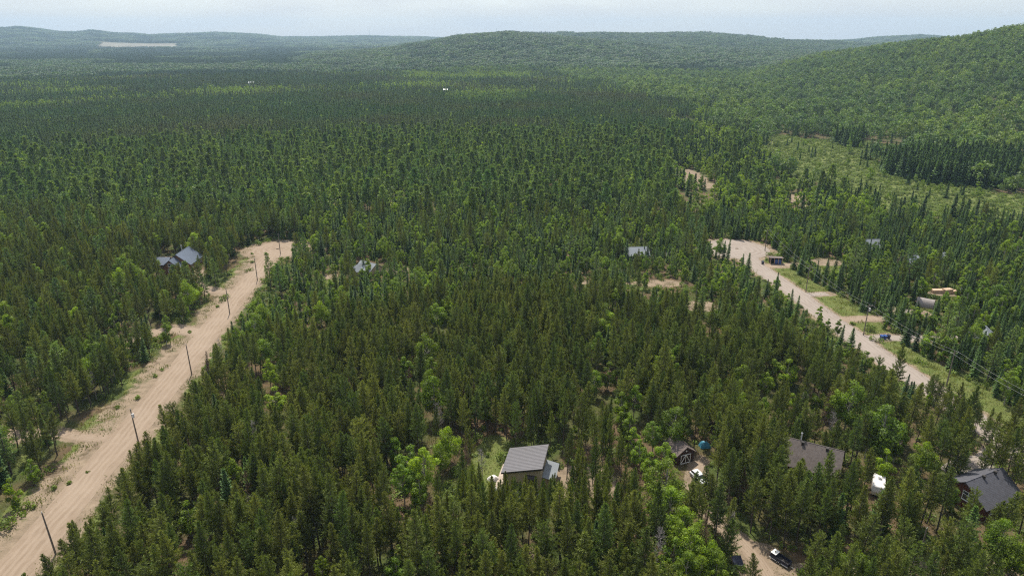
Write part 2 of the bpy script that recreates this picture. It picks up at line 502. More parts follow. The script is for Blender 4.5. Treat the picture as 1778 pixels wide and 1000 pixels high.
def land(x, y):
    """sand, grass and bare-of-trees measures (about 1 inside, 0 outside) for ground points"""
    x, y = np.asarray(x, float), np.asarray(y, float)
    sand, grass, bare = (np.zeros(x.shape) for _ in range(3))
    wob = (vnoise(x, y, 9) - 0.5) * 6
    xl = np.interp(y, LROAD[:, 1], LROAD[:, 0])
    o = x - xl
    on = (y < 284).astype(float)
    near = sstep(210, 130, y)
    lw, rw = 9.0 + 2.6 * near + wob * .8, 6.0 + 0.8 * near + wob * 0.25
    sand = np.maximum(sand, on * sstep(-lw - 1.5, -lw + 3.0, o) * sstep(rw + 1.5, rw - 1.0, o) * (0.62 + 0.38 * (np.abs(o) < 5)))
    grass = np.maximum(grass, on * ((o > -lw) & (o < rw + 2)) * (vnoise(x, y, 5) * 0.9 + 0.05) * (np.abs(o) > 4.6))
    bare = np.maximum(bare, on * ((o > -lw) & (o < rw)))
    d = np.hypot(x - LCUL[0], y - LCUL[1])
    sand = np.maximum(sand, sstep(LCUL[2] + 5, LCUL[2], d))
    bare = np.maximum(bare, d < LCUL[2] + 3)
    xr = np.interp(y, RROAD[:, 1], RROAD[:, 0])
    o = x - xr
    on = ((y < 284) & (y > 90)).astype(float)
    vw = 12.5 + wob * 0.6
    grass = np.maximum(grass, on * sstep(-6, -4, o) * sstep(vw + 3, vw - 1, o) * 1.1)
    sand = np.maximum(sand, on * sstep(7.0, 4.0, np.abs(o)) * 0.75)
    bare = np.maximum(bare, on * ((o > np.where(y < 155, -3.8, -4.6)) & (o < vw)))
    d = np.hypot(x - RCUL[0], y - RCUL[1])
    sand = np.maximum(sand, sstep(RCUL[2] + 4, RCUL[2] + 1, d))
    bare = np.maximum(bare, d < RCUL[2] + 2)
    for pl, hw in DRIVES:
        d = seg_dist(x, y, pl)
        sand = np.maximum(sand, sstep(hw + 1.5, hw - 0.5, d))
        bare = np.maximum(bare, d < hw + 0.8)
    for cx, cy, a, b in SANDS:
        q = np.hypot((x - cx) / a, (y - cy) / b) + wob * 0.03
        sand = np.maximum(sand, sstep(1.15, 0.8, q))
        bare = np.maximum(bare, q < 1.0)
    for cx, cy, a, b in GRASSES:
        q = np.hypot((x - cx) / a, (y - cy) / b) + wob * 0.05
        grass = np.maximum(grass, sstep(1.2, 0.8, q))
        bare = np.maximum(bare, q < 0.95)
    return sand, grass, bare

FIELD = (*P(245, 84.5, 40)[:2],)
def field_mask(x, y):
    az, r = np.arctan2(x, y), np.hypot(x, y)
    a0, a1 = [math.atan2((p - 889) * math.cos(TILT), FOC) for p in (168, 305)]
    return sstep(a0 - .006, a0 + .003, az) * sstep(a1 + .008, a1 - .004, az) * sstep(4900, 5000, r) * sstep(6000, 5800, r)

# ground: one sheet, fine near the camera's view, out past the last ridge
_r = np.concatenate([[0.5, 20, 40, 55], np.arange(62, 330, 1.15), np.geomspace(331.5, 10200, 180)])
_f = np.radians(np.arange(-48, 48.01, 0.3))
_b = np.radians(np.arange(54, 307, 6.0))
_t = np.concatenate([_f, _b])
RR, TT = np.meshgrid(_r, _t, indexing='ij')
gx, gy = (RR * np.sin(TT)).ravel(), (RR * np.cos(TT)).ravel()
gz = terrain(gx, gy)
s_, g_, _ = land(gx, gy)
rr_ = np.hypot(gx, gy)
gme = grid_mesh("ground", np.stack([gx, gy, gz], 1), len(_r), len(_t), [M['ground']],
                {"sand": s_ * (rr_ < 700), "grass": g_ * (rr_ < 900), "wood": sstep(600, 1100, rr_), "field": field_mask(gx, gy)}, wrap=True)
tag(link("ground", gme), kind="structure")

def road(name, line, half, mat, crown=0.16, z0=0.02, label=None):
    line = np.asarray(line, float)
    s = np.concatenate([[0], np.cumsum(np.hypot(*np.diff(line, axis=0).T))])
    q = np.arange(0, s[-1] + 0.1, 1.5)
    k = np.ones(9) / 9
    cx, cy = np.interp(q, s, line[:, 0]), np.interp(q, s, line[:, 1])
    for c in (cx, cy):
        if len(c) > 12: c[4:-4] = np.convolve(c, k, "valid")
    tx, ty = np.gradient(cx), np.gradient(cy)
    L = np.hypot(tx, ty)
    nx, ny = -ty / L, tx / L
    a = np.linspace(-1, 1, 13)
    ed = half * (1 + 0.10 * (vnoise(cx * 3, cy, 7) - 0.5))
    X = cx[:, None] + nx[:, None] * a * ed[:, None]
    Y = cy[:, None] + ny[:, None] * a * ed[:, None]
    Z = z0 + crown * (1 - np.abs(a) ** 2.2)[None, :] + 0.03 * (vnoise(X, Y, 2.0) - 0.5) * (np.abs(a) < .95)
    me = grid_mesh(name, np.stack([X, Y, Z], -1).reshape(-1, 3), len(q), len(a), [mat], {"across": np.tile(a * .5 + .5, len(q))})
    return tag(link(name, me), label, None, None, "structure")

def turning_circle(name, c, mat):
    rs, ts = np.linspace(0.05, 1, 10), np.radians(np.arange(0, 360, 6))
    A, B = np.meshgrid(rs, ts, indexing='ij')
    rad = c[2] * (1 + 0.12 * (vnoise(np.cos(B) * 9 + 50, np.sin(B) * 9, 4) - 0.5))
    X, Y = c[0] + A * rad * np.cos(B), c[1] + A * rad * np.sin(B)
    Z = 0.026 + 0.17 * (1 - A ** 2)
    me = grid_mesh(name, np.stack([X, Y, Z], -1).reshape(-1, 3), len(rs), len(ts), [mat], {"across": A.ravel()}, wrap=True)
    return tag(link(name, me), kind="structure")

road("sandy_road", LROAD, 3.8, M['road_sand'])
road("gravel_road", RROAD, 3.9, M['road_gravel'])
turning_circle("turning_circle", LCUL, M['road_sand'])
turning_circle("turning_circle", RCUL, M['road_gravel'])
for i, (pl, hw) in enumerate(DRIVES):
    road("driveway", pl, hw * 0.85, M['road_gravel'] if i in (5, 7, 8, 9) else M['road_sand'], 0.06, 0.014)

# ------------------------------------------------------------------ tree kinds
def unit(v):
    return v / np.maximum(np.linalg.norm(v, axis=-1, keepdims=True), 1e-9)

class Leafer:
    """collects quads with a material slot (0 wood, 1 leaf) and a tint"""
    def __init__(self, seed):
        self.r = np.random.default_rng(seed)
        self.Q, self.m, self.t = [], [], []
    def kites(self, base, d, length, width, tint, slot=1, roll=None):
        base, d = np.atleast_2d(base), unit(np.atleast_2d(d))
        n = len(base)
        rv = self.r.normal(size=(n, 3)) if roll is None else roll
        wv = unit(np.cross(d, rv))
        length = np.broadcast_to(length, n)[:, None]
        width = np.broadcast_to(width, n)[:, None]
        q = np.stack([base, base + d * length * .55 + wv * width / 2, base + d * length, base + d * length * .55 - wv * width / 2], 1)
        self.Q.append(q); self.m.append(np.full(n, slot)); self.t.append(np.broadcast_to(tint, n))
    def tube(self, pts, rad, sides=5):
        pts = np.asarray(pts, float)
        rings = []
        for i in range(len(pts)):
            d = unit(pts[min(i + 1, len(pts) - 1)] - pts[max(i - 1, 0)])
            a = unit(np.cross(d, [1.0, .2, 0.1]))
            c = np.cross(d, a)
            k = np.arange(sides) * 2 * np.pi / sides
            rings.append(pts[i] + (np.cos(k)[:, None] * a + np.sin(k)[:, None] * c) * rad[i])
        for A, B in zip(rings[:-1], rings[1:]):
            q = np.stack([A, np.roll(A, -1, 0), np.roll(B, -1, 0), B], 1)
            self.Q.append(q); self.m.append(np.zeros(len(q))); self.t.append(np.full(len(q), .5))
    def meshes(self, name, wood, leaf):
        Q, m, t = np.concatenate(self.Q), np.concatenate(self.m).astype(int), np.concatenate(self.t)
        both = quads_mesh(name, Q, [wood, leaf], m, t)
        trunk = quads_mesh(name + "_trunk", Q[m == 0], [wood], None, t[m == 0])
        crown = quads_mesh(name + "_crown", Q[m == 1], [leaf], None, t[m == 1])
        return both, trunk, crown, float(Q[..., 2].max())

def dirs(az, el):
    return np.stack([np.cos(el) * np.sin(az), np.cos(el) * np.cos(az), np.sin(el)], -1)

def jack_pine(seed, H=14.0, R=1.35, base=0.40, step=0.42, ntuft=6, nk=7, kl=0.50, kw=0.095, sides=5, tp=.84):
    L = Leafer(seed); r = L.r
    sway = r.normal(0, .22, 2)
    zz = np.linspace(0, H, 9)
    cx = lambda z: np.stack([sway[0] * np.sin(z / H * 2.6), sway[1] * np.sin(z / H * 3.1 + .4), z], -1)
    L.tube(cx(zz), 0.145 * (1 - zz / H * .9) + .015, sides)
    z = base * H * r.uniform(.85, 1.1)
    zb = z
    for _ in range(int(10 * (sides > 4))):                       # bare dead twigs below the crown
        h = r.uniform(.22 * H, zb); a = r.uniform(0, 6.28)
        L.kites(cx(np.array([h])), dirs(np.array([a]), np.array([r.uniform(-.2, .3)])), r.uniform(.5, 1.3), .05, .5, 0)
    az = r.uniform(0, 6.28)
    while z < H - .15:
        t = (z - zb) / (H - zb)
        nb = r.integers(4, 7) if t < .8 else 4
        rad = R * min(1.0, (t + .30) / .46) * (1 - t) ** tp + .10
        for b in range(nb):
            az += 2 * np.pi / nb + r.normal(0, .35)
            ln = rad * r.uniform(.45, 1.25)
            el = np.radians(4 + 42 * t + r.normal(0, 9))
            d = dirs(np.array(az), np.array(el))
            k = max(2, int(ntuft * (ln / R + .35)))
            s = np.linspace(.28, 1, k)[:, None]
            p = cx(np.array(z)) + d * ln * s + np.array([0, 0, 1]) * (s ** 2) * .28 * ln
            L.kites(cx(np.array([z])), (p[-1] - cx(np.array(z)))[None], np.linalg.norm(p[-1] - cx(np.array(z))), .045, .5, 0)
            pp = np.repeat(p, nk, 0) + r.normal(0, .05, (k * nk, 3))
            dd = d * .75 + np.array([0, 0, .55]) + r.normal(0, .55, (k * nk, 3))
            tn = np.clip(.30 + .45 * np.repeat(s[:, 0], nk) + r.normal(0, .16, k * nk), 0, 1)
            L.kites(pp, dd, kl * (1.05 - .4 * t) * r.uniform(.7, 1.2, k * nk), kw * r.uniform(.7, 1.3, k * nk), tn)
        z += step * r.uniform(.7, 1.3)
    top = np.repeat(cx(np.array([H - .1])), 10, 0)
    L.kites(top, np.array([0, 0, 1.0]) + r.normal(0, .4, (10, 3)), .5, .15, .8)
    return L

def spruce(seed, H=10.0, R=1.7, step=0.36, nb0=7, seg=5, kl=0.55, kw=0.24, sides=5, base=.06):
    L = Leafer(seed); r = L.r
    zz = np.linspace(0, H, 6)
    L.tube(np.stack([0 * zz, 0 * zz, zz], -1), 0.13 * (1 - zz / H * .93) + .012, sides)
    z, az = base * H, 0.0
    while z < H - .2:
        t = z / H
        rad = R * (1 - t) ** .88 * r.uniform(.85, 1.1) + .10
        nb = max(4, int(nb0 * (1 - t * .35)))
        for b in range(nb):
            az += 2 * np.pi / nb + r.normal(0, .3)
            ln = rad * r.uniform(.62, 1.12)
            el = np.radians(-22 + 50 * t + r.normal(0, 7))
            d = dirs(np.array(az), np.array(el))
            side = np.array([np.cos(az), -np.sin(az), 0])
            k = max(2, int(seg * ln / R + 1.5))
            s = np.linspace(.15, .92, k)[:, None]
            p = np.array([0, 0, z]) + d * ln * s + np.array([0, 0, 1]) * s ** 2 * ln * .16
            for sg in (-1, 0, 1):
                dd = d * .8 + side * sg * .8 + r.normal(0, .16, (k, 3)) + np.array([0, 0, -.10])
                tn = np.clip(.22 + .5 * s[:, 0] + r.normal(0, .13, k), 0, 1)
                roll = side * (1 if sg == 0 else .25) + np.array([0, 0, .35]) if sg == 0 else np.array([0, 0, 1.0]) + r.normal(0, .4, (k, 3))
                roll = np.broadcast_to(np.cross(d, side) if sg == 0 else roll, (k, 3)) + r.normal(0, .35, (k, 3))
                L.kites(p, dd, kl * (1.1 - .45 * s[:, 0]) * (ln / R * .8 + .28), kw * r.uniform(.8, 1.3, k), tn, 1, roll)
        z += step * (1 - .45 * t) * r.uniform(.8, 1.2)
    L.kites(np.repeat([[0, 0, H - .5]], 6, 0), np.array([0, 0, 1.0]) + r.normal(0, .22, (6, 3)), .7, .16, .6)
    return L

def white_pine(seed, H=17.0, R=3.3, step=0.95, nk=3, npl=9, kl=.62, kw=.24, sides=6):
    L = Leafer(seed); r = L.r
    zz = np.linspace(0, H, 8)
    bend = r.normal(0, .25, 2)
    cx = lambda z: np.stack([bend[0] * np.sin(z / H * 3), bend[1] * np.sin(z / H * 2.2), z], -1)
    L.tube(cx(zz), 0.26 * (1 - zz / H * .92) + .015, sides)
    z, az = H * r.uniform(.14, .28), 0.0
    zb = z
    while z < H - .3:
        t = (z - zb) / (H - zb)
        rad = R * min(1, (t + .3) / .5) * (1 - t) ** .75 + .25
        nb = r.integers(4, 7)
        for b in range(nb):
            az += 2 * np.pi / nb + r.normal(0, .3)
            ln = rad * r.uniform(.55, 1.2)
            el = np.radians(2 + 40 * t + r.normal(0, 6))
            d = dirs(np.array(az), np.array(el)); side = np.array([np.cos(az), -np.sin(az), 0])
            o = cx(np.array(z))
            L.kites(o[None], d[None], ln * .95, .10, .5, 0)
            k = max(4, int(npl * ln / R * 1.3))
            s = r.uniform(.28, 1, k)[:, None]
            p = o + d * ln * s + side * r.normal(0, .20, (k, 1)) * ln * (1.15 - s) + np.array([0, 0, 1]) * (s ** 2 * ln * .14 + .05)
            pp = np.repeat(p, nk, 0)
            dd = d * .8 + np.array([0, 0, .38]) + r.normal(0, .55, (k * nk, 3))
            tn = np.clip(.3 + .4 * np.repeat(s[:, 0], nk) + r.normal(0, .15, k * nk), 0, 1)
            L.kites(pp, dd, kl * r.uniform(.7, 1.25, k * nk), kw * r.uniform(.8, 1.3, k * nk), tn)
        z += step * (1 - .35 * t) * r.uniform(.75, 1.25)
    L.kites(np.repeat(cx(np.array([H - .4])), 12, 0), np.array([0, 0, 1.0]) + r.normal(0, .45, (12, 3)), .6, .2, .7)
    return L

def broadleaf(seed, H=11.0, R=2.6, ncl=20, nleaf=110, size=.34, base=.22, sides=5):
    L = Leafer(seed); r = L.r
    zz = np.linspace(0, H * .8, 6)
    bend = r.normal(0, .3, 2)
    cx = lambda z: np.stack([bend[0] * np.sin(z / H * 3), bend[1] * np.sin(z / H * 2.5), z], -1)
    L.tube(cx(zz), 0.15 * (1 - zz / H * .95) + .015, sides)
    c = unit(r.normal(size=(ncl, 3))) * r.uniform(.35, 1, (ncl, 1)) ** .6
    zc = base * H + (c[:, 2] * .5 + .5) * (H * .93 - base * H)
    f = np.clip((zc / H - base) / (1 - base), 0, 1)
    wid = np.sin(np.pi * np.clip(.12 + .82 * f, 0, 1)) ** .7
    C = np.stack([c[:, 0] * R * wid, c[:, 1] * R * wid, zc], -1) + cx(zc) * np.array([1, 1, 0])
    C = np.vstack([C, [[*cx(np.array(H * .9))[:2], H * .9]]])
    rad = R * r.uniform(.22, .48, len(C))
    rad[-1] = R * .36
    for i, (q, a) in enumerate(zip(C, rad)):
        z0 = max(.15 * H, q[2] - r.uniform(.8, 2.2))
        if sides > 4:
            L.tube([cx(np.array(z0)), (cx(np.array(z0)) + q) / 2 + [0, 0, .15], q], [.05, .035, .012], 3)
        n = int(nleaf * (a / (R * .4)) ** 2)
        v = unit(r.normal(size=(n, 3)) + np.array([0, 0, .25]))
        p = q + v * a * r.uniform(.45, 1.08, (n, 1)) * np.array([1, 1, .8])
        d = unit(np.cross(v, r.normal(size=(n, 3)))) + np.array([0, 0, -.3])
        lobe = r.normal(0, .13)
        tn = np.clip(.45 + lobe + r.normal(0, .18, n), 0, 1)
        L.kites(p, d, size * r.uniform(.8, 1.5, n), size * r.uniform(.7, 1.1, n), tn, 1, v + r.normal(0, .45, (n, 3)))
    return L

def dead_tree(seed, H=11.0, R=1.6):
    L = Leafer(seed); r = L.r
    zz = np.linspace(0, H, 7)
    L.tube(np.stack([.2 * np.sin(zz / 4), .15 * np.cos(zz / 5), zz], -1), .12 * (1 - zz / H * .9) + .01, 5)
    for i in range(52):
        z = r.uniform(.35, .98) * H; a = r.uniform(0, 6.28)
        ln = R * (1 - (z / H - .35) * .9) * r.uniform(.5, 1.1)
        d = dirs(np.array(a), np.array(r.uniform(.15, .9)))
        o = np.array([.2 * np.sin(z / 4), .15 * np.cos(z / 5), z])
        L.tube([o, o + d * ln * .6, o + d * ln + [0, 0, .25 * ln]], [.04, .025, .010], 3)
        for _ in range(7):
            q = o + d * ln * r.uniform(.35, 1)
            L.kites(q[None], (d + r.normal(0, .6, 3) + [0, 0, .4])[None], r.uniform(.3, .8), .05, .5, 1)
    return L

def shrub(seed, R=1.0, n=150, size=.22, flat=.75):
    L = Leafer(seed); r = L.r
    for _ in range(5):
        a = r.uniform(0, 6.28)
        L.kites(np.zeros((1, 3)), dirs(np.array([a]), np.array([1.0])), R * .9, .05, .5, 0)
    for _ in range(5):
        q = np.array([*r.normal(0, R * .42, 2), R * r.uniform(.3, .75) * flat]); a = R * r.uniform(.35, .6)
        m = n // 5
        v = unit(r.normal(size=(m, 3)) + [0, 0, .3])
        p = q + v * a * r.uniform(.5, 1.05, (m, 1)); p[:, 2] = np.maximum(p[:, 2], .03)
        L.kites(p, np.cross(v, r.normal(size=(m, 3))), size * r.uniform(.8, 1.5, m), size, np.clip(r.normal(.5, .2, m), 0, 1), 1, v + r.normal(0, .5, (m, 3)))
    return L

def weeds(seed, n=46, h=.5, spread=.8):
    L = Leafer(seed); r = L.r
    b = np.stack([r.normal(0, spread, n), r.normal(0, spread, n), np.zeros(n)], -1)
    L.kites(b, np.array([0, 0, 1.0]) + r.normal(0, .5, (n, 3)), h * r.uniform(.5, 1.3, n), .16, np.clip(r.normal(.5, .22, n), 0, 1))
    L.kites(b[:2], np.array([0, 0, 1.0]) + r.normal(0, .3, (2, 3)), h, .02, .5, 0)
    return L

def patch(seed, tile, spacing, kind, H):
    """a piece of far wood: a handful of crowns, each a tuft of large leaf faces"""
    L = Leafer(seed); r = L.r
    g = np.arange(-tile / 2, tile / 2, spacing) + spacing / 2
    for x in g:
        for y in g:
            px, py = x + r.uniform(-.45, .45) * spacing, y + r.uniform(-.45, .45) * spacing
            h = H * r.uniform(.72, 1.18)
            tn0 = r.normal(.45, .27)
            if kind == 'broad':
                n = 46; a = spacing * r.uniform(.5, .72)
                v = unit(r.normal(size=(n, 3)) + [0, 0, .35])
                p = np.array([px, py, h - a * .9]) + v * a * np.array([1, 1, 1.0])
                L.kites(p, np.cross(v, r.normal(size=(n, 3))), 2.4 * r.uniform(.7, 1.2, n), 1.9, np.clip(tn0 + r.normal(0, .15, n), 0, 1), 1, v + r.normal(0, .3, (n, 3)))
            else:
                n = 34; a = spacing * r.uniform(.38, .55)
                t = r.uniform(0, 1, n) ** .7
                an = r.uniform(0, 6.28, n)
                rad = a * (1 - t) + .1
                p = np.stack([px + rad * .35 * np.cos(an), py + rad * .35 * np.sin(an), h * (.35 + .65 * t)], -1)
                d = np.stack([np.cos(an), np.sin(an), np.full(n, -1.5)], -1)
                L.kites(p, d, rad * 1.5 + .9, 1.6 * (1 - t * .6), np.clip(tn0 + r.normal(0, .15, n), 0, 1), 1, np.stack([-np.sin(an), np.cos(an), 0 * an], -1) * 0 + np.stack([np.cos(an), np.sin(an), 0 * an + .6], -1) + r.normal(0, .3, (n, 3)))
    L.kites(np.zeros((1, 3)), np.array([[0, 0, 1.0]]), H * .6, .2, .5, 0)
    return L

def kinds(name, fn, wood, leaf, args):
    return [fn(100 * i + abs(hash_name(name)) % 97, **a).meshes(name, wood, leaf) for i, a in enumerate(args)]

def hash_name(s):
    return sum(ord(c) * (i + 7) for i, c in enumerate(s))

PR = {}
PR['jack'] = kinds("jack_pine", jack_pine, M['bark'], M['jack'],
                   [dict(H=h, R=R, base=b) for h, R, b in ((14, 1.95, .40), (13.2, 2.2, .34), (14.8, 1.8, .44), (13.6, 2.35, .34), (11.4, 1.9, .36), (14.2, 2.05, .46), (13, 1.7, .30), (15.2, 2.1, .42), (10.4, 1.9, .28), (12.2, 2.3, .36))] + [dict(H=h, R=R, base=b, tp=.42, step=.5) for h, R, b in ((13.5, 2.1, .48), (12.5, 2.3, .45))])
PR['spruce'] = kinds("spruce_tree", spruce, M['bark'], M['spruce'],
                     [dict(H=h, R=R, nb0=n) for h, R, n in ((10, 1.7, 8), (9, 1.35, 7), (11, 1.9, 8), (8, 1.5, 8), (10.5, 1.25, 7))])
PR['wpine'] = kinds("white_pine", white_pine, M['bark'], M['wpine'],
                    [dict(H=h, R=R) for h, R in ((16, 3.5), (14.5, 3.0), (17, 4.0), (15, 3.2))])
PR['broad'] = kinds("broadleaf_tree", broadleaf, M['birchbark'], M['broad'],
                    [dict(H=h, R=R, ncl=n, base=b, nleaf=150, size=.27) for h, R, n, b in ((11, 2.5, 30, .20), (10, 2.9, 34, .14), (12, 2.2, 28, .26), (9, 1.7, 22, .16), (11.5, 3.1, 38, .18), (8.5, 2.1, 26, .10), (9, 1.5, 26, .05), (8, 1.75, 28, .05), (10, 1.6, 30, .08))])
PR['dead'] = kinds("dead_tree", dead_tree, M['deadwood'], M['deadwood'], [dict(H=11, R=1.7), dict(H=9.5, R=1.4)])
PR['brown'] = kinds("brown_pine", jack_pine, M['bark'], M['brownneedle'], [dict(H=13, R=1.3, nk=2), dict(H=12, R=1.1, nk=2)])
PR['shrub'] = kinds("leafy_bush", shrub, M['bark'], M['shrub'], [dict(R=1.0), dict(R=.75, n=110), dict(R=1.3, n=200), dict(R=.6, n=90)])
PR['weed'] = kinds("verge_weeds", weeds, M['weed'], M['weed'], [dict(), dict(h=.35, spread=1.1), dict(h=.7, n=36), dict(h=.28, spread=1.3, n=60)])
# plainer versions for the middle distance
PR['jack2'] = kinds("pine_far", jack_pine, M['bark'], M['pine2'],
                    [dict(H=h, R=R, base=.26, step=.75, ntuft=2, nk=4, kl=.9, kw=.42, sides=4) for h, R in ((14, 2.1), (12, 2.4), (10, 2.1))] + [dict(H=h, R=R, base=.42, step=.8, ntuft=2, nk=4, kl=.95, kw=.45, sides=4, tp=.38) for h, R in ((13, 2.6), (14, 2.3), (11.5, 2.8))])
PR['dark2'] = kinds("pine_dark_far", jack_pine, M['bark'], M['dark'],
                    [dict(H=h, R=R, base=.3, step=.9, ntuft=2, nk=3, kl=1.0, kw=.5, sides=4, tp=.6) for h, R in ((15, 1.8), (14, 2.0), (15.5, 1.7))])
PR['spruce2'] = kinds("spruce_far", spruce, M['bark'], M['spruce'],
                      [dict(H=h, R=R, step=.7, nb0=7, seg=2, kl=1.15, kw=.72, sides=4) for h, R in ((12, 2.0), (9.5, 1.8), (13.5, 2.3), (10.5, 1.6))])
PR['wpine2'] = kinds("white_pine_far", white_pine, M['bark'], M['wpine'],
                     [dict(H=h, R=R, step=1.3, npl=5, nk=3, kl=1.05, kw=.48, sides=4) for h, R in ((16, 3.6), (14.5, 3.0), (17.5, 4.1), (13, 3.3))])
PR['broad2'] = kinds("broadleaf_far", broadleaf, M['birchbark'], M['broad'],
                     [dict(H=h, R=R, ncl=13, nleaf=34, size=.72, sides=4, base=.1) for h, R in ((11, 2.7), (10, 3.0), (12.5, 2.5))])
PR['hill2'] = kinds("hill_tree", broadleaf, M['birchbark'], M['broadhill'],
                    [dict(H=h, R=R, ncl=13, nleaf=26, size=1.0, sides=4, base=.15) for h, R in ((14, 4.6), (12, 3.8), (15.5, 5.2), (13, 4.2))])
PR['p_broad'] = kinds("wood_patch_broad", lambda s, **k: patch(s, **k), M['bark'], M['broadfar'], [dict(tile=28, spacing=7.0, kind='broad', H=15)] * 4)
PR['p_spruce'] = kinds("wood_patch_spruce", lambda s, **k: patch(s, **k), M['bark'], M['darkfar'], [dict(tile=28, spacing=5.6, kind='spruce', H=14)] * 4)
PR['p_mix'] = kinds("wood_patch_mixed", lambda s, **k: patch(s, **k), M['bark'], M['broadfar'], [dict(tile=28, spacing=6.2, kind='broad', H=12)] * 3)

# ------------------------------------------------------------------ where the trees stand
def jgrid(x0, x1, y0, y1, s, jit=.42):
    xs, ys = np.arange(x0, x1, s), np.arange(y0, y1, s)
    X, Y = np.meshgrid(xs, ys)
    X = X + rng.uniform(-jit, jit, X.shape) * s + (np.arange(len(ys)) % 2)[:, None] * s * .5
    Y = Y + rng.uniform(-jit, jit, Y.shape) * s
    return X.ravel(), Y.ravel()

def in_view(x, y, h, m=1.10, side=25):
    d = y * math.cos(TILT) + (CAM_H - 4) * math.sin(TILT)
    return (np.abs(x) < (889 / FOC) * d * m + side) & (y > 62)

X, Y = jgrid(-420, 420, 62, 330, 2.75)
k = in_view(X, Y, 0)
X, Y = X[k], Y[k]
_, _, bare = land(X, Y)
k = bare < .5
X, Y = X[k], Y[k]
n = len(X)
u = rng.random(n)
xl, xr = np.interp(Y, LROAD[:, 1], LROAD[:, 0]), np.interp(Y, RROAD[:, 1], RROAD[:, 0])
PLANT = np.array([(-95, 158), (-70, 176), (-45, 198), (-10, 210), (40, 206), (62, 196), (80, 176), (98, 150), (115, 120), (140, 60)])
ymax = np.interp(X, PLANT[:, 0], PLANT[:, 1]) + (vnoise(X, Y, 16) - .5) * 22
sp = np.full(n, 'xxxxxx', dtype='<U8')
hs = np.ones(n)
plant = (X > xl) & (X < xr) & (Y < ymax)
left = X <= xl
right = X >= xr
mid = ~(plant | left | right)
nz, nz2 = vnoise(X, Y, 14), vnoise(X + 500, Y, 30)
gap = (nz > .83) & (rng.random(n) < .5)
sp[plant] = np.where(gap[plant] & (u[plant] < .5), 'broad', np.where(u[plant] < .012, 'spruce', 'jack'))
hs[plant] = rng.uniform(.74, 1.08, plant.sum()) * (.90 + .2 * vnoise(X[plant], Y[plant], 22))
keep = np.ones(n, bool)
keep[plant] = rng.random(plant.sum()) < .93
# left of the sandy road
lm = np.where(Y < 285, np.where(u < .74 - .25 * (nz > .7), 'jack', np.where(u < .82, 'wpine', np.where(u < .94, 'broad', 'spruce'))),
              np.where(u < .4, 'wpine', np.where(u < .7, 'jack', np.where(u < .85, 'spruce', 'broad'))))
sp[left] = lm[left]
hs[left] = rng.uniform(.70, 1.02, left.sum())
keep[left] = rng.random(left.sum()) < np.where(sp[left] == 'wpine', .5, .78)
# middle: young mixed wood
mm = np.where(u < .34 + .35 * (nz2 - .5), 'spruce', np.where(u < .84, 'broad', np.where(u < .90, 'wpine', 'jack')))
sp[mid] = mm[mid]
hs[mid] = rng.uniform(.55, 1.0, mid.sum()) * np.where(Y[mid] < 262, .85, 1.0)
keep[mid] = rng.random(mid.sum()) < np.where(sp[mid] == 'broad', .66, .88)
# right of the gravel road: spruce, fir and aspen
rm = np.where(u < .52 + .35 * (nz2 - .5), 'spruce', np.where(u < .93, 'broad', np.where(u < .97, 'wpine', 'jack')))
sp[right] = rm[right]
hs[right] = rng.uniform(.50, 1.0, right.sum())
keep[right] = rng.random(right.sum()) < np.where(sp[right] == 'broad', .66, .92)
wp = sp == 'wpine'
hs[wp] *= rng.uniform(.62, 1.0, wp.sum())
hs[(sp == 'jack') & left] *= .96
# forest just in front of the near road edges on the left starts thin and low
edge = left & (X > xl - 20) & (Y < 150)
keep &= ~(edge & (rng.random(n) < .2))
# the yard in front of the tan cabin is thinned to slender stems
yard = (np.abs(X - 5) < 24) & (Y > 98) & (Y < 132)
keep &= ~(yard & (rng.random(n) < .34))
slim = np.where(yard & (sp == 'jack'), .68, 1.0)
X, Y, sp, hs, slim = X[keep], Y[keep], sp[keep], hs[keep], slim[keep]

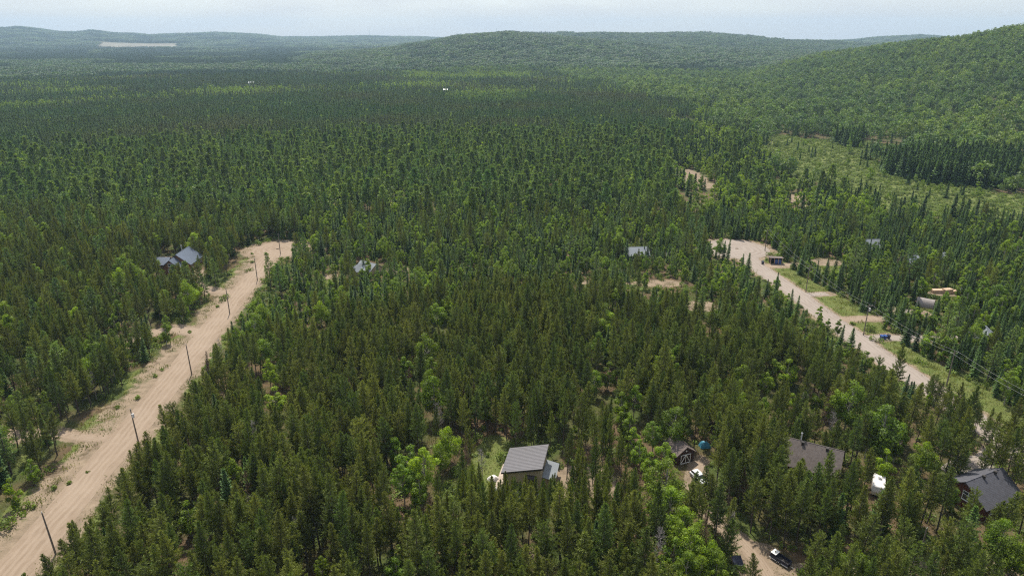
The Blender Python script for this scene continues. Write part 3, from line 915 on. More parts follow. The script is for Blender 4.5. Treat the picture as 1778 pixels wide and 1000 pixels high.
# single trees that stand out in the photograph: kind, crown column/row, height
SOLO = [('broad', 737, 605, 13, 4), ('broad', 752, 640, 9, 0), ('broad', 752, 678, 12, 1), ('broad', 703, 640, 9, 3), ('broad', 775, 765, 9, 1), ('broad', 735, 810, 11, 0),
        ('broad', 715, 795, 9, 5), ('broad', 760, 545, 10, 0), ('broad', 770, 535, 8, 1), ('broad', 1038, 602, 12, 2), ('broad', 1055, 648, 8, 5), ('broad', 1035, 662, 8, 1),
        ('broad', 1080, 700, 8, 5), ('broad', 1102, 690, 9, 2), ('broad', 1097, 740, 8, 3), ('broad', 1172, 735, 11, 4), ('broad', 1136, 752, 8, 0), ('broad', 1163, 835, 12, 4),
        ('broad', 1168, 872, 10, 1), ('broad', 1475, 695, 14, 4), ('broad', 1543, 742, 15, 0), ('broad', 1605, 790, 9, 1), ('broad', 1650, 852, 8, 5), ('broad', 1735, 930, 10, 1),
        ('broad', 1765, 955, 9, 4), ('broad', 1200, 945, 9, 0), ('broad', 1172, 955, 7, 5), ('broad', 1215, 985, 7, 1), ('broad', 327, 892, 8, 5), ('broad', 405, 822, 9, 2),
        ('broad', 228, 470, 12, 4), ('broad', 210, 482, 11, 1), ('broad', 55, 815, 6, 5), ('broad', 22, 850, 7, 7), ('broad', 455, 545, 9, 1), ('broad', 470, 595, 9, 0),
        ('broad', 478, 660, 8, 2), ('broad', 565, 520, 9, 4), ('broad', 1070, 520, 10, 2), ('broad', 1370, 645, 9, 5), ('broad', 1342, 640, 8, 3), ('broad', 1240, 552, 8, 1),
        ('broad', 1330, 665, 8, 0), ('broad', 1420, 690, 8, 5), ('broad', 685, 985, 6, 5), ('broad', 560, 985, 6, 0), ('broad', 1535, 800, 8, 5), ('broad', 1512, 745, 12, 2),
        ('spruce', 395, 850, 13, 0), ('spruce', 270, 985, 9, 2), ('wpine', 1650, 560, 17, 2), ('wpine', 1668, 545, 15, 0), ('wpine', 465, 462, 14, 1), ('wpine', 485, 480, 13, 3),
        ('spruce', 1683, 930, 15, 2), ('spruce', 1265, 430, 11, 4), ('spruce', 1258, 432, 9, 1), ('spruce', 1290, 452, 8, 1), ('spruce', 1300, 455, 10, 0), ('spruce', 1375, 520, 10, 2),
        ('spruce', 1385, 530, 9, 0), ('spruce', 1460, 580, 8, 1), ('spruce', 1480, 585, 8, 3), ('wpine', 690, 290, 16, 2), ('broad', 818, 350, 14, 4), ('wpine', 1290, 370, 15, 1),
        ('broad', 1145, 456, 7, 1), ('broad', 1120, 454, 7, 4), ('broad', 1165, 464, 6, 5), ('broad', 1190, 466, 6, 5), ('broad', 1050, 456, 7, 0), ('broad', 1020, 458, 7, 3), ('broad', 975, 464, 7, 1),
        ('broad', 1080, 456, 8, 2), ('broad', 985, 456, 7, 2), ('broad', 200, 560, 8, 3), ('broad', 285, 575, 7, 3), ('broad', 660, 400, 7, 1), ('broad', 545, 420, 8, 0), ('broad', 520, 520, 8, 2),
        ('broad', 1085, 722, 8, 7), ('broad', 1100, 762, 8, 6), ('broad', 1113, 782, 7, 5), ('broad', 1128, 802, 7, 7), ('broad', 1150, 788, 8, 0), ('broad', 1190, 905, 9, 1),
        ('broad', 1215, 928, 9, 4), ('broad', 1232, 962, 8, 1), ('broad', 1178, 925, 8, 0), ('broad', 1150, 985, 7, 5), ('broad', 1195, 985, 8, 1), ('broad', 1240, 990, 6, 5),
        ('broad', 700, 830, 9, 0), ('broad', 727, 845, 8, 5), ('broad', 690, 780, 8, 6), ('broad', 762, 790, 8, 1), ('broad', 745, 660, 9, 1), ('broad', 455, 612, 10, 1),
        ('broad', 466, 642, 9, 0), ('broad', 482, 690, 8, 5), ('broad', 555, 540, 9, 1), ('broad', 440, 562, 9, 4), ('broad', 1450, 705, 11, 2), ('broad', 1560, 760, 10, 8)]
sx, sy, ss, sh, sv = [], [], [], [], []
for kd, px, py, h, v in SOLO:
    q = P(px, py, h * .62)
    sx.append(q[0]); sy.append(q[1]); ss.append(kd); sh.append(h); sv.append(v)
sx, sy = np.array(sx), np.array(sy)
dmin = np.min(np.hypot(X[:, None] - sx[None], Y[:, None] - sy[None]), 1)
k = dmin > 2.6
X, Y, sp, hs, slim = X[k], Y[k], sp[k], hs[k], slim[k]
var = np.array([rng.integers(0, len(PR[s])) for s in sp])
_young = (sp == 'broad') & ((X > np.interp(Y, RROAD[:, 1], RROAD[:, 0])) | (Y > np.interp(X, PLANT[:, 0], PLANT[:, 1])) & (X > -105)) & (rng.random(len(X)) < .85)
var[_young] = rng.choice([3, 5, 6, 7, 8], _young.sum())
H0 = np.array([PR[s][v][3] for s, v in zip(sp, var)])
scl = hs.copy()
Hh = H0 * scl

# lines of sight that are open in the photograph: column/row box, distance of what shows there, share of covering trees to take out
OPEN = [(1400, 255, 1500, 300, 470, .6), (1480, 285, 1570, 318, 430, .6), (1530, 312, 1650, 345, 400, .6), (1600, 335, 1778, 372, 372, .65),
        (866, 771, 968, 812, 113.5, .95), (866, 812, 968, 838, 113.5, .2), (850, 820, 866, 858, 117, .85), (872, 838, 945, 862, 113, .25), (972, 795, 1048, 855, 119, .12), (1152, 762, 1212, 803, 122, .95),
        (1196, 800, 1228, 842, 119, .25), (1216, 762, 1232, 778, 126, .9), (1366, 757, 1466, 783, 117, .95), (1660, 812, 1760, 842, 105, .92), (1662, 842, 1690, 866, 105, .7),
        (1510, 826, 1535, 856, 108, .4), (1635, 795, 1700, 828, 115, .55), (1295, 945, 1345, 1000, 96, .85), (1340, 955, 1376, 985, 96, .6), (1590, 925, 1605, 995, 93, .95), (1270, 968, 1290, 986, 96, .8), (276, 427, 341, 452, 247, .85), (276, 452, 341, 462, 247, .3),
        (622, 449, 658, 466, 250, .7), (1088, 427, 1122, 433, 270, .7), (1232, 419, 1325, 446, 270, .8), (1285, 440, 1345, 470, 250, .75), (1335, 470, 1400, 520, 225, .45), (1390, 510, 1470, 575, 200, .5),
        (1450, 560, 1565, 640, 175, .45), (1560, 630, 1640, 700, 150, .35), (1335, 444, 1358, 458, 262, .95), (1498, 520, 1506, 590, 190, .9), (1640, 620, 1648, 672, 158, .8), (1592, 512, 1612, 524, 213, .6),
        (1622, 500, 1660, 511, 227, .6), (1700, 570, 1718, 588, 183, .65), (1526, 580, 1545, 592, 188, .8), (1506, 415, 1520, 420, 280, .6), (1570, 442, 1588, 450, 257, .6), (1628, 438, 1636, 443, 261, .6),
        (1095, 482, 1195, 497, 236, .97), (1000, 487, 1040, 497, 236, .6), (1200, 522, 1238, 538, 214, .8), (1180, 296, 1245, 328, 400, .92), (428, 422, 500, 445, 272, .9), (395, 440, 470, 520, 230, .75),
        (1600, 580, 1700, 690, 160, .3), (1380, 340, 1402, 352, 365, .8), (0, 700, 250, 1000, 92, .0), (1160, 430, 1172, 436, 272, .3)]
for line, hw_, p_ in ((LROAD, 3.2, .93), (RROAD, 2.4, .38)):
    for yy in np.arange(92, 284, 3.0):
        xx = np.interp(yy, line[:, 1], line[:, 0])
        cpx, cpy, cd = project(np.array((xx, yy, .2)))
        g = FOC / cd
        OPEN.append((float(cpx - hw_ * g), float(cpy - 1.0 * g), float(cpx + hw_ * g), float(cpy + 1.0 * g), yy, p_ if yy > 150 or line is LROAD else .1))
for kd, px, py, h, v in SOLO:
    if kd == 'broad':
        q = P(px, py, h * .62); g = FOC / (q[1] * .94 + 27)
        OPEN.append((px - 1.7 * g, py - .40 * h * g * .8, px + 1.7 * g, py + .22 * h * g * .8, q[1], .92))
def thin(X, Y, Hh):
    keep = np.ones(len(X), bool)
    z0 = np.stack([X, Y, Hh * .38], -1); z1 = np.stack([X, Y, Hh], -1)
    ax, ay, d = project(z0); bx, by, _ = project(z1)
    hw = FOC / d * 1.3
    for x0, y0, x1, y1, D, p in OPEN:
        hit = (Y < D - 1) & (ax + hw > x0) & (ax - hw < x1) & (by < y1) & (ay > y0)
        keep &= ~(hit & (rng.random(len(X)) < p))
    return keep
k = thin(X, Y, Hh)
X, Y, sp, hs, slim, var, H0, scl, Hh = (a[k] for a in (X, Y, sp, hs, slim, var, H0, scl, Hh))
# building footprints stay free of trees
FEET = [(3.5, 119, 8.0), (9.0, 118, 4), (36.5, 125.5, 4.2), (62.5, 118, 7.0), (92, 110, 6.6), (-130, 254, 10), (-56, 256, 7), (53, 277, 8), (131, 300, 6), (38.6, 118.6, 3.2), (46.5, 95.5, 3.6), (72.5, 111.5, 3.4), (139, 213, 5), (142.5, 187, 5), (154, 226, 6), (94, 262, 4), (160, 264, 5), (175, 268, 5), (72, 276, 4)]
k = np.ones(len(X), bool)
for fx, fy, fr in FEET:
    k &= np.hypot(X - fx, Y - fy) > fr
X, Y, sp, hs, slim, var, H0, scl, Hh = (a[k] for a in (X, Y, sp, hs, slim, var, H0, scl, Hh))
# pines standing close along the near end of the gravel road
ey = np.concatenate([np.arange(108, 154, 2.1), np.arange(109, 152, 2.6)])
ex = np.interp(ey, RROAD[:, 1], RROAD[:, 0]) - np.concatenate([np.full(22, 4.6), np.full(17, 7.4)]) + rng.normal(0, .5, len(ey))
m_ = ~((ey > 118) & (ey < 124))
ex, ey = ex[m_], ey[m_]
ev = rng.integers(0, len(PR['jack']), len(ex)); eh = rng.uniform(.48, .70, len(ex)); es = np.ones(len(ex))
# slender pines left standing in front of the tan cabin and across its sandy yard
cx_, cy_ = jgrid(-10, 24, 98.5, 112.5, 2.3)
c2x, c2y = jgrid(11.5, 24, 112.5, 124, 2.5)
c2 = rng.random(len(c2x)) < .6
c1 = rng.random(len(cx_)) < .62
cx_, cy_, c2x, c2y = cx_[c1], cy_[c1], c2x[c2], c2y[c2]
ch = np.concatenate([np.minimum(CAM_H - cy_ * (81.6 / 114.5) - rng.uniform(-.6, 2.4, len(cx_)), 13.5), rng.uniform(9, 12.5, len(c2x))])
cx_, cy_ = np.concatenate([cx_, c2x]), np.concatenate([cy_, c2y])
cv = rng.choice([0, 2, 5, 6, 7], len(cx_))
m_ = ch > 4.5
ex, ey, ev = np.concatenate([ex, cx_[m_]]), np.concatenate([ey, cy_[m_]]), np.concatenate([ev, cv[m_]])
eh = np.concatenate([eh, ch[m_] / np.array([PR['jack'][v][3] for v in cv[m_]])]); es = np.concatenate([es, np.full(m_.sum(), .72)])
near_ = np.min(np.hypot(ex[:, None] - X[None], ey[:, None] - Y[None]), 1) > 1.3
ex, ey, ev, eh, es = ex[near_], ey[near_], ev[near_], eh[near_], es[near_]
X, Y, sp, var, scl, slim = (np.concatenate(q) for q in ((X, ex), (Y, ey), (sp, np.full(len(ex), 'jack')), (var, ev), (scl, eh), (slim, es)))
Hh = np.concatenate([Hh, eh * np.array([PR['jack'][v][3] for v in ev])])
# add the single trees
X, Y = np.concatenate([X, sx]), np.concatenate([Y, sy])
sp = np.concatenate([sp, np.array(ss, dtype='<U8')])
v2 = np.array([v % len(PR[s]) for s, v in zip(ss, sv)])
h2 = np.array([PR[s][v][3] for s, v in zip(ss, v2)])
var, scl, slim = np.concatenate([var, v2]), np.concatenate([scl, np.array(sh) / h2]), np.concatenate([slim, np.ones(len(sx))])
Hh = np.concatenate([Hh, np.array(sh, float)])
solo = np.concatenate([np.zeros(len(Hh) - len(sx), bool), np.ones(len(sx), bool)])
rot = rng.uniform(0, 6.283, len(X))
wide = rng.uniform(.88, 1.15, len(X)) * slim

# ------------------------------------------------------------------ scattering
def scatter(name, protos, pos, rotz, sx_, sz_, idx, label, cat, tilt=None):
    n = len(pos)
    me = bpy.data.meshes.new(name)
    me.vertices.add(n)
    me.vertices.foreach_set("co", np.ascontiguousarray(pos, np.float32).reshape(-1))
    e = np.zeros((n, 3), np.float32)
    if tilt is not None:
        e[:, :2] = tilt
    e[:, 2] = rotz
    for nm, ty, val in (("i_rot", 'FLOAT_VECTOR', e), ("i_scale", 'FLOAT_VECTOR', np.stack([sx_, sx_, sz_], -1).astype(np.float32))):
        a = me.attributes.new(nm, ty, 'POINT')
        a.data.foreach_set("vector", val.reshape(-1))
    a = me.attributes.new("i_idx", 'INT', 'POINT')
    a.data.foreach_set("value", np.asarray(idx, np.int32))
    o = link(name, me)
    c = bpy.data.collections.new(name + "_kinds")
    for i, p in enumerate(protos):
        q = bpy.data.objects.new("%s_kind_%02d" % (name, i), p[0])
        c.objects.link(q)
    nt = bpy.data.node_groups.new(name, 'GeometryNodeTree')
    nt.interface.new_socket("Geometry", in_out='INPUT', socket_type='NodeSocketGeometry')
    nt.interface.new_socket("Geometry", in_out='OUTPUT', socket_type='NodeSocketGeometry')
    gi, go = nt.nodes.new("NodeGroupInput"), nt.nodes.new("NodeGroupOutput")
    ci = nt.nodes.new("GeometryNodeCollectionInfo")
    ci.inputs["Collection"].default_value = c
    ci.inputs["Separate Children"].default_value = True
    ci.inputs["Reset Children"].default_value = True
    ip = nt.nodes.new("GeometryNodeInstanceOnPoints")
    ip.inputs["Pick Instance"].default_value = True
    def na(nm, ty):
        q = nt.nodes.new("GeometryNodeInputNamedAttribute")
        q.data_type = ty
        q.inputs["Name"].default_value = nm
        return q.outputs["Attribute"]
    nt.links.new(gi.outputs[0], ip.inputs["Points"])
    nt.links.new(ci.outputs[0], ip.inputs["Instance"])
    nt.links.new(na("i_rot", 'FLOAT_VECTOR'), ip.inputs["Rotation"])
    nt.links.new(na("i_scale", 'FLOAT_VECTOR'), ip.inputs["Scale"])
    nt.links.new(na("i_idx", 'INT'), ip.inputs["Instance Index"])
    nt.links.new(ip.outputs[0], go.inputs[0])
    md = o.modifiers.new("scatter", 'NODES')
    md.node_group = nt
    return tag(o, label, cat, None, "stuff")

# the trees that show largest stand as things of their own, trunk and crown; the rest of each kind is one wood
ux, uy, ud = project(np.stack([X, Y, Hh * .6], -1))
size = Hh / ud * (1 + .3 * solo)
inside = (ux > 6) & (ux < 1772) & (uy > 6) & (uy < 992)
KIND = {'jack': ("jack_pine", "jack pine", "pine", "jack pines"), 'spruce': ("spruce_tree", "spruce", "spruce", "spruces"),
        'wpine': ("white_pine", "white pine", "pine", "white pines"), 'broad': ("broadleaf_tree", "leafy broadleaf tree", "tree", "broadleaf trees")}
SINGLE = []          # (kind, index)
for kd in KIND:
    ids = np.where((sp == kd) & inside)[0]
    ids = ids[np.argsort(-size[ids])][:300]
    SINGLE += [(kd, i) for i in ids]
    rest = np.setdiff1d(np.where(sp == kd)[0], ids)
    nm = KIND[kd]
    scatter(nm[0] + "_wood", PR[kd], np.stack([X[rest], Y[rest], 0 * X[rest]], -1), rot[rest], scl[rest] * wide[rest], scl[rest], var[rest],
            {'jack': "dense olive jack pine plantation filling the ground between the two roads", 'spruce': "dark pointed spruces massed beyond the gravel road",
             'wpine': "scattered broad white pines rising out of the mixed wood", 'broad': "bright green broadleaf trees mixed among the conifers"}[kd], "wood", rng.normal(0, .035, (len(rest), 2)))

# middle distance: single trees again, all part of the woods behind
def wedge(r0, r1, s, margin=.07):
    hw = r1 * (889 / FOC / math.cos(TILT)) * 1.08 + 40
    x, y = jgrid(-hw, hw, r0 * .55, r1, s)
    r, az = np.hypot(x, y), np.arctan2(x, y)
    lim = math.atan(889 / FOC / math.cos(TILT)) + margin
    k = (r >= r0) & (r < r1) & (np.abs(az) < lim) & ~((y < 330) & (r < 700))
    return x[k], y[k]

FAR = {k: [] for k in ('jack2', 'dark2', 'spruce2', 'wpine2', 'broad2', 'hill2')}
SPR = P(1715, 303)
for r0, r1, s in ((330, 620, 3.5), (620, 1000, 3.9), (1000, 1650, 5.2)):
    x, y = wedge(r0, r1, s)
    if r0 == 330:
        x2, y2 = jgrid(-360, 360, 300, 332, 3.4)       # joins the near woods
        k2 = in_view(x2, y2, 0) & (y2 >= 330)
        x, y = np.concatenate([x, x2[k2]]), np.concatenate([y, y2[k2]])
    _, gr, bare = land(x, y)
    n = len(x)
    u, z, r = rng.random(n), terrain(x, y), np.hypot(x, y)
    px = 889 + FOC * x / (y * math.cos(TILT) + CAM_H * math.sin(TILT))
    a, b = vnoise(x, y, 55), vnoise(x + 900, y, 130)
    kd = np.where(u < .42 + .5 * (a - .5), 'wpine2', np.where(u < .64, 'jack2', np.where(u < .78, 'spruce2', 'broad2')))
    rt = px > 1180 + 60 * (b - .5)
    kd = np.where(rt, np.where(u < .30 + .6 * (a - .5), 'spruce2', np.where(u < .90, 'broad2', 'wpine2')), kd)
    if r0 >= 620:
        kd = np.where(px < 1120 + 200 * (a - .5), np.where(b > .35, np.where(u < .84, 'dark2', 'broad2'), np.where(u < .7, 'jack2', 'broad2')), np.where(u < .55 - 1.3 * (a - .45), 'spruce2', 'broad2'))
    if r0 >= 1000:
        kd = np.where(u < .62 + 2.4 * (b - .56), np.where(u < .3, 'dark2', 'spruce2'), 'broad2')
    hill = (z > 3 + 6 * (a - .5)) | ((px > 1345 - .36 * (r - 440) + 120 * (b - .5)) & (r > 440) & (u > .08))
    kd = np.where(hill, np.where(u < .03 + .2 * (a > .72), 'spruce2', 'hill2'), kd)
    stand = np.hypot((x - SPR[0]) / 66, (y - SPR[1]) / 45) < 1 + .3 * (a - .5)
    stand |= np.hypot((x - P(1472, 252)[0]) / 9, (y - P(1472, 252)[1]) / 18) < 1
    kd = np.where(stand, 'spruce2', kd)
    keep = (bare < .5) | (stand & (gr < 2))
    keep |= (bare > .5) & (gr > .5) & (u < .09)
    kd = np.where((bare > .5) & ~stand, np.where(u < .03, 'spruce2', 'broad2'), kd)
    p = np.select([kd == 'broad2', kd == 'wpine2', kd == 'hill2'], [.42 if r0 < 1000 else .7, .42,   .24 if r0 < 1000 else .50], .85 if r0 < 1000 else .9)
    keep &= rng.random(n) < p
    sc = np.select([kd == 'wpine2', kd == 'hill2', kd == 'broad2'], [rng.uniform(.5, 1.2, n), rng.uniform(.55, 1.3, n), rng.uniform(.55, 1.1, n)], rng.uniform(.66, 1.04, n))
    sc = np.where(stand, rng.uniform(1.0, 1.5, n), sc)
    sc = np.where((bare > .5) & ~stand, sc * rng.uniform(.4, .9, n), sc)
    if r0 == 330:
        keep &= thin(x, y, sc * 13)
    for q in FAR:
        m = keep & (kd == q)
        FAR[q].append(np.stack([x[m], y[m], z[m] - .2, sc[m]], -1))
for q, nm, lb in (('jack2', "pine_wood", "olive pines of the mixed wood beyond both turning circles"), ('dark2', "dark_pine_plantation", "dark even-topped pine plantation across the middle distance"),
                  ('spruce2', "meadow_spruce_wood", "dark spruces around the pale green wet meadow"), ('wpine2', "plumed_pine_wood", "broad white pines in the band behind the dead-end roads"),
                  ('broad2', "pale_broadleaf_wood", "pale green broadleaf stands among far conifers"), ('hill2', "hillside_wood", "leafy broadleaf wood covering the near hillside slopes")):
    A = np.concatenate(FAR[q])
    n = len(A)
    scatter(nm, PR[q], A[:, :3], rng.uniform(0, 6.28, n), A[:, 3] * rng.uniform(.85, 1.2, n), A[:, 3], rng.integers(0, len(PR[q]), n), lb, "wood", rng.normal(0, .03, (n, 2)))

# far plain and ridges: pieces of wood set to the slope
FARP = {k: [] for k in ('p_broad', 'p_spruce', 'p_mix')}
for r0, r1, s, k0 in ((1650, 3900, 23, 1.0), (3900, 8600, 42, 1.9)):
    x, y = wedge(r0, r1, s, .05)
    z, u = terrain(x, y), rng.random(len(x))
    a, b = vnoise(x, y, 120), vnoise(x + 500, y, 420)
    hill = z > 4 + 10 * (a - .5)
    kd = np.where(hill, np.where(u < .06 + .4 * (a > .7), 'p_spruce', 'p_broad'), np.where(b > .66 - .15 * (a - .5), 'p_mix', 'p_spruce'))
    if r0 > 3000:
        kd = np.where(hill & (a > .55), 'p_spruce', kd)
    e = 15.0
    tx, ty = (terrain(x, y + e) - z) / e, -(terrain(x + e, y) - z) / e
    keep = field_mask(x, y) < .3
    for q in FARP:
        m = keep & (kd == q)
        FARP[q].append(np.stack([x[m], y[m], z[m] - .6, np.arctan(tx[m]), np.arctan(ty[m]), np.full(m.sum(), k0)], -1))
for q, nm, lb in (('p_broad', "ridge_wood", "hazy broadleaf wood on the far ridges"), ('p_spruce', "plain_conifer_wood", "blue-green conifer wood of the far plain"), ('p_mix', "plain_broadleaf_wood", "paler broadleaf patches on the far plain")):
    A = np.concatenate(FARP[q])
    n = len(A)
    scatter(nm, PR[q], A[:, :3], rng.integers(0, 4, n) * (math.pi / 2) * 0, A[:, 5] * rng.uniform(.95, 1.1, n), (1 + (A[:, 5] - 1) * .5) * rng.uniform(.85, 1.15, n), rng.integers(0, len(PR[q]), n), lb, "wood", A[:, 3:5])

# low willow scrub over the wet meadow
x, y = jgrid(60, 460, 330, 760, 2.6)
_, g1, _ = land(x, y)
m = (g1 > .35) & (rng.random(len(x)) < .75)
n = int(m.sum())
scatter("meadow_scrub", PR['shrub'], np.stack([x[m], y[m], 0 * x[m]], -1), rng.uniform(0, 6.28, n), rng.uniform(.9, 2.4, n), rng.uniform(.5, 1.9, n), rng.integers(0, 4, n),
        "pale green low scrub over the wet meadow below the hill", "scrub")

x, y = jgrid(-110, 330, 150, 345, 2.4)
k = in_view(x, y, 0, 1.03, 6)
x, y = x[k], y[k]
_, _, b1 = land(x, y)
xr_ = np.interp(y, RROAD[:, 1], RROAD[:, 0])
m = (b1 < .5) & ((x > xr_) | (y > np.interp(x, PLANT[:, 0], PLANT[:, 1]))) & (rng.random(len(x)) < .8)
x3, y3 = jgrid(-30, 118, 86, 138, 2.3)
_, _, b3 = land(x3, y3)
m3 = (b3 < .5) & (rng.random(len(x3)) < .42) & in_view(x3, y3, 0)
x, y, m = np.concatenate([x, x3]), np.concatenate([y, y3]), np.concatenate([m, m3])
for fx, fy, fr in FEET:
    m &= np.hypot(x - fx, y - fy) > fr * .8
n = int(m.sum())
scatter("young_wood_scrub", PR['shrub'], np.stack([x[m], y[m], 0 * x[m]], -1), rng.uniform(0, 6.28, n), rng.uniform(.8, 1.7, n), rng.uniform(.6, 1.8, n), rng.integers(0, 4, n),
        "leafy scrub on the ground beneath the young woods and round the cabins", "scrub")

# undergrowth: bushes and weeds on the verges, in the gaps and under the trees
x, y = jgrid(-300, 300, 64, 330, 2.2)
k = in_view(x, y, 0, 1.03, 6)
x, y = x[k], y[k]
s1, g1, b1 = land(x, y)
u = rng.random(len(x))
onroad = (np.abs(x - np.interp(y, LROAD[:, 1], LROAD[:, 0])) < 4.8) & (y < 284) | (np.abs(x - np.interp(y, RROAD[:, 1], RROAD[:, 0])) < 4.5) & (y < 284)
for pl, hw in DRIVES:
    onroad |= seg_dist(x, y, pl) < hw
for fx, fy, fr in FEET[:8]:
    onroad |= np.hypot(x - fx, y - fy) < fr
onroad |= (np.hypot(x - LCUL[0], y - LCUL[1]) < LCUL[2]) | (np.hypot(x - RCUL[0], y - RCUL[1]) < RCUL[2] + .5)
m = ~onroad & (np.where(b1 > .5, np.where(g1 > s1, .9, .38), .16 + .5 * (vnoise(x, y, 8) > .62)) > u)
n = int(m.sum())
scatter("undergrowth", PR['weed'], np.stack([x[m], y[m], 0 * x[m]], -1), rng.uniform(0, 6.28, n), rng.uniform(.6, 1.3, n), rng.uniform(.5, 1.3, n), rng.integers(0, 4, n),
        "low yellow-green weeds and grass tufts on the verges and forest floor", "weeds")

# ------------------------------------------------------------------ building materials
M['siding_tan'] = plain_mat("tan_siding", (0.40, 0.325, 0.215), 0.7, 0.12, 1.2, 0.3, stripes=(2, 0.22, .5))
M['roof_grey'] = plain_mat("grey_metal_roof", (0.122, 0.116, 0.126), 0.42, 0.10, 0.8, 0.25, 0.0, 0.5, stripes=(1, 0.5, .45))
M['roof_pale'] = plain_mat("pale_metal_roof", (0.23, 0.25, 0.27), 0.35, 0.08, 0.8, 0.2, 0.2, 0.5, stripes=(0, 0.4, .3))
M['roof_blue'] = plain_mat("blue_grey_metal_roof", (0.12, 0.145, 0.19), 0.35, 0.10, 0.8, 0.25, 0.1, 0.5, stripes=(0, 0.45, .5))
M['shingle'] = plain_mat("grey_brown_shingle", (0.125, 0.105, 0.098), 0.9, 0.30, 1.6, 0.5, stripes=(2, 0.16, .35))
M['shingle_dark'] = plain_mat("charcoal_shingle", (0.085, 0.085, 0.10), 0.85, 0.25, 1.4, 0.5, stripes=(2, 0.16, .35))
M['shingle_shed'] = plain_mat("weathered_shingle", (0.155, 0.125, 0.115), 0.9, 0.3, 2.0, 0.5, stripes=(2, 0.18, .35))
M['red_wall'] = plain_mat("red_brown_siding", (0.115, 0.036, 0.024), 0.75, 0.2, 1.5, 0.3, stripes=(2, 0.2, .5))
M['brown_wall'] = plain_mat("dark_brown_boards", (0.060, 0.032, 0.024), 0.8, 0.3, 1.5, 0.3, stripes=(0, 0.22, .5))
M['log_wall'] = plain_mat("orange_brown_wood", (0.17, 0.085, 0.045), 0.7, 0.2, 1.5, 0.3, stripes=(2, 0.25, .5))
M['white'] = plain_mat("white_paint", (0.78, 0.78, 0.77), 0.5, 0.06, 2.0)
M['dirtywhite'] = plain_mat("weathered_white", (0.62, 0.60, 0.58), 0.6, 0.12, 2.0, 0.3)
M['trim_dark'] = plain_mat("dark_trim", (0.05, 0.045, 0.042), 0.5, 0.1, 2.0)
M['glass'] = plain_mat("window_glass", (0.035, 0.04, 0.05), 0.08, 0.05, 1.0, 0, 0, 0.8)
M['concrete'] = plain_mat("pale_concrete", (0.36, 0.33, 0.31), 0.9, 0.15, 1.2, 0.3)
M['deck'] = plain_mat("pale_deck_boards", (0.42, 0.35, 0.29), 0.85, 0.2, 1.2, 0.3)
M['pole'] = plain_mat("weathered_pole", (0.17, 0.145, 0.12), 0.9, 0.25, 2.5)
M['steel'] = plain_mat("galvanised_steel", (0.45, 0.46, 0.47), 0.4, 0.1, 3.0, 0, 0.6)
M['rubber'] = plain_mat("black_rubber", (0.02, 0.02, 0.02), 0.8, 0.2, 6.0)
M['carwhite'] = plain_mat("white_car_paint", (0.72, 0.73, 0.75), 0.22, 0.03, 1.0, 0, 0, 0.6)
M['carblue'] = plain_mat("blue_car_paint", (0.02, 0.07, 0.26), 0.25, 0.05, 1.0, 0, 0, 0.6)
M['navy'] = plain_mat("navy_panel", (0.022, 0.026, 0.05), 0.5, 0.1, 2.0)
M['tarp_blue'] = plain_mat("blue_tarp", (0.06, 0.24, 0.36), 0.5, 0.15, 2.0, 0.3)
M['tarp_white'] = plain_mat("white_tarp", (0.74, 0.70, 0.68), 0.7, 0.08, 2.0, 0.3)
M['canvas'] = plain_mat("grey_canvas", (0.27, 0.24, 0.23), 0.8, 0.12, 1.2, 0.2)
M['lumber'] = plain_mat("fresh_sawn_lumber", (0.56, 0.40, 0.28), 0.8, 0.2, 2.5, 0.3)
M['wire'] = plain_mat("aluminium_wire", (0.40, 0.40, 0.41), 0.4, 0.05, 1.0, 0, 0.3)
M['lens'] = plain_mat("lamp_lens", (0.75, 0.75, 0.72), 0.1, 0.02, 1.0)
M['redlens'] = plain_mat("tail_lamp_lens", (0.35, 0.02, 0.02), 0.2, 0.05, 1.0)

LAND = []           # landmarks that labels can refer to: (phrase, x, y)
def window(par, o, along, out, w, h, frame='white', name="window"):
    """o: lower left corner on the wall, along/out: unit vectors in plan"""
    o, a, n, zv = Vector(o), Vector((*along, 0)), Vector((*out, 0)), Vector((0, 0, 1))
    def bar(mb, u0, u1, z0, z1, d0, d1):
        r = lambda d: [o + a * u + zv * z + n * d for u, z in ((u0, z0), (u1, z0), (u1, z1), (u0, z1))]
        mb.prism(r(d0), r(d1))
    f = MB(); t = .10
    bar(f, 0, t, 0, h, .01, .09); bar(f, w - t, w, 0, h, .01, .09); bar(f, t, w - t, 0, t, .01, .088); bar(f, t, w - t, h - t, h, .01, .088)
    if w > 1.2: bar(f, w / 2 - .05, w / 2 + .05, t, h - t, .01, .086)
    if h > 1.5: bar(f, t, w - t, h * .62, h * .62 + .06, .01, .082)
    fo = f.build(name, M[frame], par)
    g = MB(); bar(g, t * .6, w - t * .6, t * .6, h - t * .6, .012, .035)
    g.build("pane", M['glass'], fo)
    s = MB(); bar(s, -.08, w + .08, -.08, -.002, .01, .16)
    s.build("sill", M[frame], fo)
    return fo

def door(par, o, along, out, w, h, mat, name="door"):
    o, a, n, zv = Vector(o), Vector((*along, 0)), Vector((*out, 0)), Vector((0, 0, 1))
    r = lambda u0, u1, z0, z1, d: [o + a * u + zv * z + n * d for u, z in ((u0, z0), (u1, z0), (u1, z1), (u0, z1))]
    d = MB().prism(r(0, w, 0, h, .01), r(0, w, 0, h, .07)).build(name, M[mat], par)
    MB().prism(r(w * .85, w * .93, h * .46, h * .52, .072), r(w * .85, w * .93, h * .46, h * .52, .13)).build("handle", M['steel'], d)
    return d

